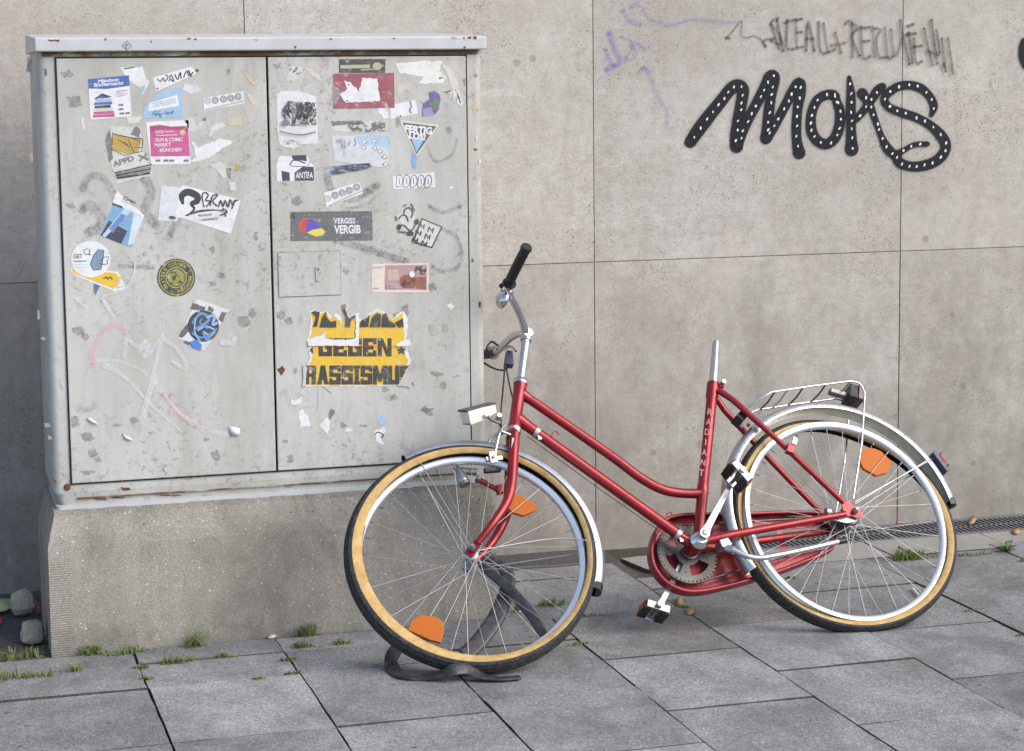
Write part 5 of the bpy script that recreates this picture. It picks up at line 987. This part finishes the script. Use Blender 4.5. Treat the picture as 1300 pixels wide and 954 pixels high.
# cables
m = MBd(); m.tube(spline([B(641, 463, -.09), B(639, 490, -.05), B(636.5, 515, -.01), B(636, 536, .02), B(637.5, 552, .03)], 6), .0026, 'cable', 8); part(m, 'brake_cable', None)
m = MBd(); m.tube(spline([B(642, 463, -.1), B(646, 485, -.05), B(650.5, 505, -.015), B(655, 520, .0)], 6), .0024, 'cable', 8); m.tube([B(668, 549, .004)+Vector((0, 0, -.012)), B(765, 621)+Vector((0, .004, -.012)), B(860, 688)+Vector((0, .004, -.010))], .0015, 'cable', 6); part(m, 'lamp_wire', None)
# ---- head lamp
F_, K_ = B(590.5, 530, .02), B(626, 521, .02); ax = (K_-F_).normalized(); up_ = ax.cross(Ya); up_ = up_ if up_.z > 0 else -up_; YL = (Ya*math.cos(rad(28))-up_*math.sin(rad(28))).normalized(); up_ = (up_*math.cos(rad(28))+Ya*math.sin(rad(28))).normalized()
def ringq(c, hw, h0, h1, n=5): return [c-YL*hw-up_*h0, c+YL*hw-up_*h0, c+YL*hw+up_*h1, c-YL*hw+up_*h1]
m = MBd(); A0, A1, A2 = ringq(F_, .030, .022, .018), ringq(F_+ax*.045, .0285, .018, .018), ringq(K_, .024, .006, .017)
vs = A0+A1+A2; m.add(vs, [(0, 1, 5, 4), (1, 2, 6, 5), (3, 0, 4, 7), (4, 5, 9, 8), (5, 6, 10, 9), (7, 4, 8, 11), (8, 9, 10, 11), (2, 3, 7, 6), (6, 7, 11, 10)], 'lampwhite')
T0 = [F_-ax*.006-YL*.031+up_*.0165, F_-ax*.006+YL*.031+up_*.0165, K_+ax*.002+YL*.0255+up_*.0165, K_+ax*.002-YL*.0255+up_*.0165]; m.prism(T0, up_*.006, 'navy'); m.prism([F_-ax*.001-YL*.027-up_*.019, F_-ax*.001+YL*.027-up_*.019, F_-ax*.001+YL*.027+up_*.015, F_-ax*.001-YL*.027+up_*.015], ax*.004, 'chrome')
hl = part(m, 'head_lamp', None, 'small wedge shaped head lamp with dark top', bevel=.0015)
m = MBd(); m.tube([B(617, 527, .05), B(624, 533, .04), B(634, 537, .02), B(638, 546, .015)], .005, 'greymetal', 8); m.lathe(B(632, 531, .03), Ya, [(-.02, .007), (.02, .007)], 'alu', 10); m.tube([B(636, 541, .02), B(630, 560, .03)], .0035, 'alu', 8); m.lathe(B(617, 528, .048), Ya, [(-.004, .006), (.006, .005)], 'lampwhite', 10); part(m, 'lamp_bracket', None)
# ---- front brake
m = MBd(); m.tube(spline([B(640, 540, .03), B(634, 552, .045), B(630, 568, .045), B(628, 580, .04)], 4), .0048, 'alu', 8); m.tube(spline([B(645, 548, -.01), B(625, 555, -.04), B(618, 575, -.045), B(622, 592, -.04)], 4), .0048, 'alu', 8); m.tube([B(637, 548, .05), B(648, 552, .045)], .004, 'alu', 8)
c = B(626, 581, .042); m.box(c, (.0105, .004, .017), 'alu'); m.lathe(c+Ya*.003, Ya, [(0, .006), (.007, .0055)], 'greymetal', 6); m.box(B(627, 583, .03), (.024, .007, .006), 'alu'); m.box(B(625, 597, -.03), (.024, .007, .007), 'black'); part(m, 'brake_caliper', None, bevel=.0008)
# ---- dynamo on the far blade
m = MBd(); c = B(585, 605, -.065); ax = Vector((.25, -.1, 1)).normalized(); m.lathe(c-ax*.028, ax, [(0, .014), (.004, .0165), (.016, .0165), (.018, .0155), (.043, .0155), (.046, .010), (.062, .009)], 'alu', 20); m.lathe(c-ax*.030, ax, [(0, .0165), (.010, .0165)], 'greymetal', 20); m.tube([c+ax*.02, B(605, 600, -.06)], .010, 'greymetal', 10); dy = part(m, 'dynamo', None)
m = MBd(); m.tube([B(606, 608, -.055), B(622, 617, -.05), B(636, 624, -.045)], [.009, .0075, .0085], 'red', 10); m.lathe(B(607, 609, -.05), Ya, [(-.01, .008), (.012, .008), (.014, .005)], 'greymetal', 10); m.box(B(634, 622, -.045), (.008, .010, .012), 'red'); part(m, 'dynamo_bracket', dy)
# ---- mudguard stays
m = MBd()
def stay(a, b_, r=.0019, k=None): m.tube([a, b_] if k is None else spline([a, k, b_], 5), r, 'spoke', 8)
tipN, tipF = MFL @ Vector((0.004, .056, .012)), MFL @ Vector((.004, -.056, .012))
stay(tipN, MFL @ fpt(rad(67), 1.0, .002)); stay(tipF, MFL @ fpt(rad(67), -1.0, .002))
tipN, tipF = MFL @ Vector((-.022, .056, -.002)), MFL @ Vector((-.022, -.056, -.002))
stay(tipN, MFL @ fpt(rad(176), 1.0, .003), .0021, B(705, 684, .045)); stay(tipF, MFL @ fpt(rad(176), -1.0, .003))
part(m, 'mudguard_stay', None, 'thin chrome stays of the front mudguard')
m = MBd(); tipN = Vector((-.006, .062, .030))
for dz in (0, .004): stay(tipN+Vector((-.004, 0, -dz*1.5)), rpt(rad(155)-dz*3, 1.0, .004), .0017)
stay(Vector((-.006, -.062, .02)), rpt(rad(155), -1.0, .004)); m.tube([rpt(rad(155), 1.0, .004), rpt(rad(155), .5, .007), rpt(rad(155), -.5, .007), rpt(rad(155), -1.0, .004)], .002, 'spoke', 8); part(m, 'mudguard_stay', None, 'thin twisted chrome stays of the rear mudguard')
# ---- luggage rack
m = MBd(); W2 = .058
nearp = [B(944, 522.5, .02), B(962, 508, W2*.9), B(979.5, 498, W2), B(1030, 490.5, W2), B(1080, 484, W2), B(1092, 488, W2), B(1098, 500, W2), B(1094, 562, .062), B(1083, 634, .066)]
near = [nearp[0], nearp[1], nearp[2], nearp[3], nearp[4]] + spline(nearp[4:7], 5)[1:] + nearp[7:]
m.tube(near, .0033, 'chrome', 8)
def far(p, extra=0): return Vector((p.x, -p.y, p.z))
m.tube([far(p) for p in near], .0033, 'chrome', 8); m.tube([near[4], far(near[4])], .003, 'chrome', 8)
rack = part(m, 'luggage_rack')
for (u, v) in ((984, 497.3), (1000, 494.8), (1020, 491.8), (1048.5, 488.2)):
    q = MBd(); a = B(u, v, W2); q.tube([a, Vector((a.x, 0, a.z-.004)), far(a)], .0027, 'darkmetal' if u != 1000 else 'chrome', 8); part(q, 'rung', rack)
q = MBd(); q.box(B(938, 533, 0), (.011, .026, .013), 'black', Vector((.8, 0, -.6)), Ya, Vector((.6, 0, .8))); q.tube([B(950, 527, .03), B(966, 524, -.03)], .0032, 'chrome', 8); part(q, 'rack_clamp', rack, bevel=.002)
q = MBd(); c = B(1084, 503, -.01); Xt, Zt = Vector((.93, 0, .36)), Vector((-.36, 0, .93)); q.box(c+Xt*.012, (.016, .034, .024), 'black', Xt, Ya, Zt, 1, .8); q.box(c-Xt*.012, (.012, .036, .025), 'darkred', Xt, Ya, Zt, 1, .85); q.box(c+Xt*.05+Zt*-.008, (.03, .012, .008), 'greymetal', Xt, Ya, Zt); part(q, 'tail_lamp', rack, 'dark red tail lamp under the rack end', bevel=.003)
q = MBd(); th = rad(158); c = rpt(th, .15, .014); tx_, tr_ = Vector((-math.sin(th), 0, math.cos(th))), Vector((math.cos(th), 0, math.sin(th)))
q.box(c, (.036, .022, .006), 'bluegrey', tx_, Ya, tr_); q.box(c+tr_*.012+tx_*-.006, (.020, .019, .007), 'redlens', tx_, Ya, tr_, 1, .8); q.add([c+tr_*.018+tx_*-.024, c+tr_*.034+tx_*-.026+Ya*.01, c+tr_*.018+tx_*-.012, c+tr_*.02+tx_*.012+Ya*.012, c+tr_*.034+tx_*.02, c+tr_*.016+tx_*.022], [(0, 1, 2), (3, 4, 5)], 'redlens'); part(q, 'reflector', rm, 'cracked red reflector on the end of the rear mudguard', bevel=.002)
# clip on the near seat stay
q = MBd(); c = B(1003, 571, .07); Xt, Zt = Vector((-.45, 0, .9)).normalized(), Vector((.9, 0, .45)).normalized(); q.box(c, (.014, .010, .012), 'redflat', Xt, Ya, Zt); q.box(B(1008, 561, .072), (.013, .008, .008), 'alu', Xt, Ya, Zt); part(q, 'stay_clip', frame, bevel=.002)
# ---- chain guard (far side)
o1, o0 = -.048, -.082
out = [(850, 654.5), (838, 664), (829.6, 679), (825.8, 699), (829.6, 719), (841.7, 736.6), (857, 746.8), (874.7, 752), (892, 751.5), (915, 747), (956, 736.8), (1000, 723), (1052, 701), (1060, 690), (1060, 664), (1048, 650), (1000, 648), (940, 650), (900, 650.5), (870, 651)]
L1 = [B(u, v, o1) for u, v in out]; L0 = [Vector((p.x, o0, p.z)) for p in L1]; cc_ = sum(L1, Vector())/len(L1)
Ls = spline(L1+[L1[0]], 4)[:-1]; n = len(Ls)
def inset(p, d):
    c = BBc if (p-BBc).length < .16 else Vector((p.x*.985+.02*cc_.x*0, 0, (B(1000, 685, o1)).z)); v = Vector((c.x-p.x, 0, c.z-p.z)); return p + v.normalized()*d
rows_ = [[inset(p, .010) for p in Ls], [inset(p, .002)+Ya*.001 for p in Ls], [p-Ya*.004 for p in Ls], [Vector((p.x, o0+.004, p.z)) for p in Ls], [inset(Vector((p.x, o0, p.z)), .003) for p in Ls]]
m = MBd(); m.add(sum(rows_, []), [(k*n+i, k*n+(i+1) % n, (k+1)*n+(i+1) % n, (k+1)*n+i) for k in range(4) for i in range(n)], 'redflat', True)
bp = lambda P: [Vector((p.x, o0+.0005, p.z)) for p in (B(u, v, o1) for u, v in P)]
m.add(bp([(850, 656), (838, 666), (830, 680), (827, 699), (831, 718), (843, 735.5), (858, 745), (875, 750.5), (892, 750), (915, 745.5), (948, 737.5), (948, 651), (900, 652), (870, 652)]), [tuple(range(14))], 'redflat')
m.add(bp([(948, 651), (948, 668), (1058, 665), (1047, 651.5), (1000, 649.5)]), [tuple(range(5))], 'redflat'); m.add(bp([(948, 708), (948, 737.5), (1000, 722), (1051, 700), (1058, 690), (1000, 702)]), [tuple(range(6))], 'redflat'); m.add([p+Ya*.004 for p in bp([(990, 666), (997, 666), (1006, 702), (998, 703)])], [(0, 1, 2, 3)], 'redflat')
part(m, 'chain_guard', None, 'red chain guard on the far side', solid=.0014)
# ---- chainring, chain, cranks
m = MBd(); c = B(873, 703, -.052); N = 72
def arcp(r0, r1, a0, a1, k=10): return [c+Vector((r0*math.cos(a0+(a1-a0)*i/k), 0, r0*math.sin(a0+(a1-a0)*i/k))) for i in range(k+1)] + [c+Vector((r1*math.cos(a1-(a1-a0)*i/k), 0, r1*math.sin(a1-(a1-a0)*i/k))) for i in range(k+1)]
for i in range(24): m.prism(arcp(.068, .0835, 2*math.pi*i/24, 2*math.pi*(i+1)/24+.001, 3), -Ya*.003, 'ringmetal')
for i in range(44): a = 2*math.pi*i/44; m.prism([c+Vector((math.cos(a+q)*r, 0, math.sin(a+q)*r)) for q, r in ((-.05, .083), (.05, .083), (.025, .090), (-.025, .090))], -Ya*.003, 'darkmetal')
for i in range(12): m.prism(arcp(.018, .036, 2*math.pi*i/12, 2*math.pi*(i+1)/12+.001, 3), -Ya*.003, 'ringmetal')
for i in range(4): a = rad(20)+math.pi/2*i; m.prism(arcp(.034, .069, a-.26, a+.26, 4), -Ya*.0028, 'ringmetal')
for i in range(4): a = rad(20)+math.pi/2*i; m.lathe(c+Vector((math.cos(a)*.06, 0, math.sin(a)*.06)), Ya, [(0, .0032), (.0008, .0030)], 'black', 8)
cs = part(m, 'chainring')
m = MBd(); P = []
for i in range(28): a = rad(95)+rad(180)*i/27; P.append(c+Vector((-.0, 0, 0))+Vector((-.0895*math.cos(a)*-1, -.0015, .0895*math.sin(a))))
hubc = Vector((-.0, -.0535, 0)); path = [c+Vector((.0895*math.cos(rad(100)-rad(200)*i/30+rad(0)), -.0015, .0895*math.sin(rad(100)-rad(200)*i/30))) for i in range(31)]
lo = path[-1]; up0 = path[0]; path = [Vector((hubc.x, c.y, .036))] + [Vector((hubc.x, c.y, .036)).lerp(up0, t/20) for t in range(1, 20)] + path + [lo.lerp(Vector((hubc.x, c.y, -.036)), t/20) for t in range(1, 21)]
path = res(path, 200); m.tube(path, [.0046 if i % 2 else .0030 for i in range(200)], 'darkmetal', 6); part(m, 'chain', None, 'oily chain')
def crank(sg, p0, p1, label):
    m = MBd(); d_ = (p1-p0).normalized(); s_ = Ya.cross(d_)
    vs = []
    for t, wv, hv in ((-.012, .013, .007), (.0, .0145, .008), (.03, .010, .0068), ((p1-p0).length-.012, .0078, .0052), ((p1-p0).length, .0105, .006), ((p1-p0).length+.009, .007, .006)):
        q = p0.lerp(p1, t/(p1-p0).length); vs += [q-s_*wv-Ya*hv, q+s_*wv-Ya*hv, q+s_*wv+Ya*hv, q-s_*wv+Ya*hv]
    m.add(vs, [(i*4+j, i*4+(j+1) % 4, (i+1)*4+(j+1) % 4, (i+1)*4+j) for i in range(5) for j in range(4)] + [(3, 2, 1, 0), (20, 21, 22, 23)], 'alu'); m.tube([p0-Ya*.014, p0+Ya*.013], [.0155, .0145], 'alu', 18); m.lathe(p0+Ya*.013*sg, Ya*sg, [(0, .009), (.003, .008), (.0032, .004)], 'greymetal', 12)
    return part(m, 'crank', None, label, bevel=.0015)
def pedal(p, sg, ax, label):
    ax = ax.normalized(); s_ = Ya.cross(ax); m = MBd(); m.tube([p, p+Ya*sg*.105], .0055, 'greymetal', 10)
    for e in (.016, .096): m.box(p+Ya*sg*e, (.034, .003, .011), 'alu', ax, Ya, s_)
    m.tube([p+Ya*sg*.098, p+Ya*sg*.108], [.0105, .008], 'alu', 14)
    for q in (-1, 1): m.box(p+Ya*sg*.056+ax*q*.026, (.0125, .036, .0135), 'black', ax, Ya, s_)
    o = part(m, 'pedal', None, label, bevel=.002)
    for q in (-1, 1):
        k = MBd(); k.box(p+Ya*sg*.056+ax*q*.0395, (.0015, .024, .0085), 'orange', ax, Ya, s_); part(k, 'reflector', o)
cN0, cN1 = B(893.2, 678.8, .066), B(926.5, 616, .080); crank(1, cN0, cN1, 'left crank pointing up and back')
cF0 = Vector((cN0.x, -.072, cN0.z)); cF1 = cF0 - Vector((cN1.x-cN0.x, 0, cN1.z-cN0.z)); cF1.y = -.085; crank(-1, cF0, cF1, 'right crank pointing down behind the guard')
pedal(cN1, 1, Vector((.55, 0, 1)), 'pedal raised beside the rear mudguard'); pedal(cF1, -1, Vector((1, 0, .45)), 'pedal hanging below the chain guard')
m = MBd(); m.lathe(BBc+Ya*.034, Ya, [(0, .026), (.004, .0275), (.008, .0275), (.010, .022), (.022, .020), (.024, .012)], 'chrome', 24); m.lathe(BBc-Ya*.034, -Ya, [(0, .024), (.006, .024), (.008, .012)], 'greymetal', 20); part(m, 'bottom_bracket', None)
# ---- kick stand folded up
m = MBd(); m.box(B(918, 692, .030), (.017, .022, .012), 'alu', Vector((.97, 0, -.2)), Ya, Vector((.2, 0, .97)), 1, .85); m.tube([B(922, 696, .04), B(932, 699, .055)], .012, 'alu', 12); m.tube(spline([B(930, 698, .055), B(948, 706, .064), B(964, 708.5, .068), B(985, 705.5, .070), B(1030, 696, .070), B(1066, 687.5, .070)], 6), .0082, 'alu', 12); m.tube([B(1064, 688, .07), B(1074, 686, .07)], .009, 'black', 10); part(m, 'kick_stand', None, bevel=.002)
# ---- coaster brake arm and clip
m = MBd(); P = [(1047, 655), (1050, 650), (1060, 653), (1074, 653), (1084, 650), (1092, 655), (1086, 663), (1074, 665), (1058, 661)]; m.prism([B(u, v, .047) for u, v in P], Ya*.004, 'alu'); c = B(1051, 650, .06); m.tube([c-Vector((.006, 0, 0)), c+Vector((.006, 0, 0))], .0122, 'alu', 14); m.lathe(B(1051, 657, .052), Ya, [(0, .005), (.006, .005)], 'greymetal', 8); m.lathe((0, .036, 0), Ya, [(0, .020), (.008, .018), (.010, .012)], 'alu', 20); part(m, 'brake_arm', None, 'silver coaster brake arm at the rear hub', bevel=.001)
m = MBd(); m.lathe((0, -.034, 0), -Ya, [(0, .036), (.003, .036), (.004, .02), (.012, .018)], 'darkmetal', 24); part(m, 'sprocket', rw_)
# ================================================================== LOOSE THINGS ON THE GROUND
# inner tube pulled out of the front tyre
def ribbon(name, P, wd_, nrm, mat='tube', thick=.004, label=None):
    P = spline(P, 6); m = MBd(); n = len(P); vs = []
    W_ = wd_ if isinstance(wd_, list) else [wd_]*n
    if len(W_) != n: W_ = [W_[min(int(i/6), len(W_)-2)]*(1-(i/6-min(int(i/6), len(W_)-2)))+W_[min(int(i/6), len(W_)-2)+1]*(i/6-min(int(i/6), len(W_)-2)) for i in range(n)]
    NN = spline([Vector(q) for q in nrm], 6)
    for i in range(n):
        t = (P[min(i+1, n-1)]-P[max(i-1, 0)]).normalized(); N = NN[min(i, len(NN)-1)].normalized(); b = t.cross(N).normalized(); N = b.cross(t)
        for j in range(12):
            a = 2*math.pi*j/12; vs.append(P[i]+b*math.cos(a)*W_[i]/2+N*math.sin(a)*thick*(1 if abs(math.cos(a)) < .75 else 1.5))
    m.add(vs, [(i*12+j, i*12+(j+1) % 12, (i+1)*12+(j+1) % 12, (i+1)*12+j) for i in range(n-1) for j in range(12)], mat, True); m.add(vs[:12], [tuple(range(12))], mat); m.add(vs[-12:], [tuple(range(12))[::-1]], mat)
    return m
WF = lambda u, v, o: MF_ @ FPx(u, v, o)
up, cmd = Vector((0, 0, 1)), Vector((-.25, -.8, .45))
P = [WF(690, 806, -.012), WF(668, 772, -.035), WF(640, 742, -.05), WF(612, 718, -.055), WF(606, 706, -.07), WF(618, 706, -.085), WF(640, 722, -.09), WF(645, 742, -.085), WF(632, 780, -.06), WF(610, 812, -.035), WF(590, 832, -.012)]
m = ribbon('inner_tube', P, [.026, .030, .030, .024, .022, .030, .034, .040, .046, .046, .044], [cmd]*11); 
tube_o = m.build('inner_tube'); tag(tube_o, 'limp black inner tube pulled out through the spokes of the front wheel', 'inner tube')
G = lambda u, v, z=.0: onZ(u, v, z)
m = ribbon('inner_tube', [G(505, 822, .045), G(497, 836, .03), G(500, 850, .008), G(514, 858, .008), G(535, 860, .006), G(556, 857, .016), G(575, 851, .032), G(592, 850, .03), G(612, 859, .012), G(636, 862, .006), G(660, 860, .006)], [.038, .042, .044, .046, .044, .040, .036, .034, .034, .032, .028], [(.6, -.7, .5), (.5, -.7, .6), (0, -.3, 1), (0, 0, 1), (0, -.2, 1), (.2, -.5, 1), (.1, -.8, .8), (-.3, -.7, .8), (0, -.2, 1), (0, 0, 1), (0, 0, 1)])
m.build('loose_end', tube_o)
# rocks
def rock(name, c, s, seed, label, boxy=False):
    m = MBd(c); rnd = random.Random(seed); vs = []; fs = []; nu, nv = (11, 7) if not boxy else (16, 8)
    for i in range(nv+1):
        for j in range(nu):
            th, ph = 2*math.pi*j/nu, math.pi*i/nv; d = Vector((math.sin(ph)*math.cos(th), math.sin(ph)*math.sin(th), math.cos(ph)))
            if boxy: e = max(abs(d.x), abs(d.y), abs(d.z)); d = d/(e**.78)
            r = 1 + rnd.uniform(-.07, .07)*(not boxy) + .22*mnoise.noise(d*1.3+Vector((seed, 0, 0))) + .09*mnoise.noise(d*3.5+Vector((0, seed, 0)))
            p = Vector((d.x*s[0], d.y*s[1], d.z*s[2]))*r; p.z = max(p.z, -s[2]*.8); vs.append(c+p)
    for i in range(nv):
        for j in range(nu): fs.append((i*nu+j, (i+1)*nu+j, (i+1)*nu+(j+1) % nu, i*nu+(j+1) % nu))
    m.add(vs, fs, 'rock', False); o = m.build(name, bevel=.0015); o.location = c; return tag(o, label, 'stone', None)
c = G(29, 783); rock('stone', c+Vector((0, .02, .036)), (.038, .034, .042), 3, 'rounded grey stone with a dark side lying by the wall')
c = G(42, 818); rock('stone', c+Vector((0, .022, .027)), (.030, .028, .033), 8, 'broken square grey cobble against the cabinet base', True)
def leaf(name, pts, z, mat, label, cat, lift=.004):
    m = MBd(); P = [G(u, v, z) for u, v in pts]; c = sum(P, Vector())/len(P)+Vector((0, 0, lift)); n = len(P)
    m.O = Vector(P[0]); m.add(P+[c], [(i, (i+1) % n, n) for i in range(n)], mat, True); o = m.build(name, solid=.0008); o.location = P[0]; return tag(o, label, cat)
leaf('leaf', [(-14, 772), (-4, 760), (8, 759.5), (16, 762), (14, 772), (6, 776), (-6, 777)], .012, 'leafgreen', 'pale green fallen leaf beside the rounded stone', 'leaf', .012)
leaf('petal', [(45, 764), (48, 760), (51, 768), (52, 777), (49, 783), (46, 776)], .014, ink(S(150, 50, 66)), 'dark red petal wedged between stone and cabinet base', 'petal', .006)
leaf('plastic_scrap', [(-5, 784), (1, 783), (3, 788), (0, 793), (-6, 794)], .006, 'redpaper', 'bright red scrap of plastic near the pale leaf', 'litter', .005)
leaf('leaf', [(857, 760), (862, 757), (866, 761), (867, 767), (861, 768)], .004, 'leafbrown', 'small curled brown leaf in the paving joint by the hanging pedal', 'leaf', .004)
leaf('leaf', [(870, 775), (877, 772), (881, 777), (876, 781), (871, 780)], .004, 'leafbrown', 'small tan leaf piece farther along the joint from the pedal', 'leaf', .003)
leaf('leaf', [(1229, 662), (1236, 655), (1240, 659), (1237, 664), (1231, 667)], .006, 'leafbrown', 'ochre leaf lying on the drain grating by the wall', 'leaf', .003)
leaf('leaf', [(1284, 674), (1291, 670), (1297, 674), (1293, 678), (1287, 678)], .004, 'leafbrown', 'brown withered leaf on the concrete band before the drain', 'leaf', .003)
leaf('paper_scrap', [(422, 797), (421, 789), (427, 793), (434, 789), (440, 796), (432, 799)], .004, 'paper', 'crumpled white paper scrap at the foot of the concrete base', 'litter', .012)
leaf('paper_scrap', [(338, 809), (345, 805), (352, 806), (350, 809), (343, 811)], .003, ink(S(214, 206, 190)), 'flat cream paper scrap in the joint beside the concrete base', 'litter', .004)
leaf('paper_scrap', [(656, 776), (660, 772), (664, 775), (660, 779)], .003, ink(S(226, 176, 170)), 'tiny pink paper chip lying inside the front wheel shadow', 'litter', .004)
def butt(a, b, label, fil=.4, z=.004):
    a, b = G(*a, z), G(*b, z); m = MBd(a); c = a.lerp(b, fil); m.tube([a, c], .0036, 'filter', 10); m.tube([c, b], .0037, 'paper', 10); o = m.build('cigarette_butt'); o.location = a; tag(o, label, 'cigarette butt', 'cigarette butts on the pavement')
butt((1139, 664), (1157, 661.5), 'long cigarette butt with tan filter lying at the wall by the drain', .5, .004)
butt((1141, 694), (1151, 700), 'short brown cigarette butt beside the grass at the concrete band', .75)
butt((1168, 758), (1158, 747), 'white cigarette end lying behind the rear wheel rim', .1)
c = G(1180, 655, .008); rock('pebble', c, (.011, .009, .008), 5, 'small round grey pebble lying on the drain edge')
# weeds
def blades(m, c, n, h, spread, rnd, w0=.0016):
    for i in range(n):
        a = rnd.uniform(0, 6.28); r = spread*math.sqrt(rnd.random()); p = c+Vector((r*math.cos(a)*1.5, r*math.sin(a)*.5, -.002)); L = h*1.35*rnd.uniform(.45, 1.1); b = rnd.uniform(0, 6.28); le = rnd.uniform(.2, 1.5); dv = Vector((math.cos(b), math.sin(b), 0)); sd_ = Vector((-dv.y, dv.x, 0))*w0*rnd.uniform(.7, 1.4)
        p1 = p+dv*L*le*.3+Vector((0, 0, L*.55)); p2 = p+dv*L*le*.85+Vector((0, 0, L*max(.15, .95-.5*le)))
        m.add([p-sd_, p+sd_, p1+sd_*.8, p1-sd_*.8, p2], [(0, 1, 2, 3), (3, 2, 4)], 'grass')
rnd = random.Random(5); m = MBd()
for (u, v, n, h, s) in ((16, 835, 42, .035, .05), (8, 862, 40, .035, .045), (48, 860, 34, .022, .03), (98, 853, 10, .035, .008), (78, 853, 14, .01, .03), (118, 830, 34, .034, .02), (165, 829, 24, .026, .03), (247, 821, 36, .042, .016), (226, 840, 40, .024, .03), (284, 834, 22, .018, .012), (178, 848, 22, .014, .012), (186, 862, 18, .012, .01), (328, 863, 18, .014, .012), (372, 856, 22, .014, .016), (366, 838, 24, .012, .016), (388, 806.5, 38, .04, .022), (385, 821, 28, .020, .018), (433, 817, 24, .018, .016), (656, 778, 18, .03, .012), (700, 768, 30, .03, .028), (722, 788, 20, .02, .02), (755, 783, 26, .016, .030), (735, 818, 22, .012, .022), (866, 771, 16, .010, .016), (1004, 734, 16, .010, .010), (1152, 711, 70, .042, .034), (1190, 706, 30, .014, .05), (1228, 706, 18, .014, .02), (1250, 704, 14, .016, .02), (1298, 713, 10, .02, .01), (1160, 706, 30, .03, .03), (205, 826, 14, .012, .05), (150, 830, 14, .012, .04), (1300, 806, 10, .01, .012), (1238, 775, 12, .006, .02)):
    blades(m, G(u, v), int(n*1.7), h, s, rnd); blades(m, G(u, v), n, .006, s*1.5, rnd, .0022)
o = m.build('grass'); tag(o, 'short grass and moss growing in the paving joints', 'grass', kind='stuff')
def weed(c, label, seed, n=11, L=.04):
    t = empty('weed', c); tag(t, label, 'weed'); rnd = random.Random(seed)
    for i in range(n):
        a = 2*math.pi*i/n*1.6+rnd.uniform(-.3, .3); l = L*rnd.uniform(.6, 1.1); d_ = Vector((math.cos(a), math.sin(a), 0)); s_ = Vector((-d_.y, d_.x, 0)); up_ = rnd.uniform(.3, .9); m = MBd(); rows__ = []
        for k, (tt, ww) in enumerate(((0, .002), (.3, .006), (.6, .010), (.85, .007), (1, .0005))): p = d_*l*tt+Vector((0, 0, l*up_*math.sin(tt*1.7)+.001)); rows__ += [p-s_*ww+Vector((0, 0, .002)), p, p+s_*ww+Vector((0, 0, .002))]
        m.add(rows__, [(k*3+j, k*3+j+1, (k+1)*3+j+1, (k+1)*3+j) for k in range(4) for j in range(2)], 'weed', True); m.build('leaf_blade', t)
weed(G(1278, 701), 'broad leaved weed at the end of the concrete band by the drain', 2)
weed(G(1148, 709), 'small weed in the grass beside the concrete band behind the rear wheel', 4, 8, .03)
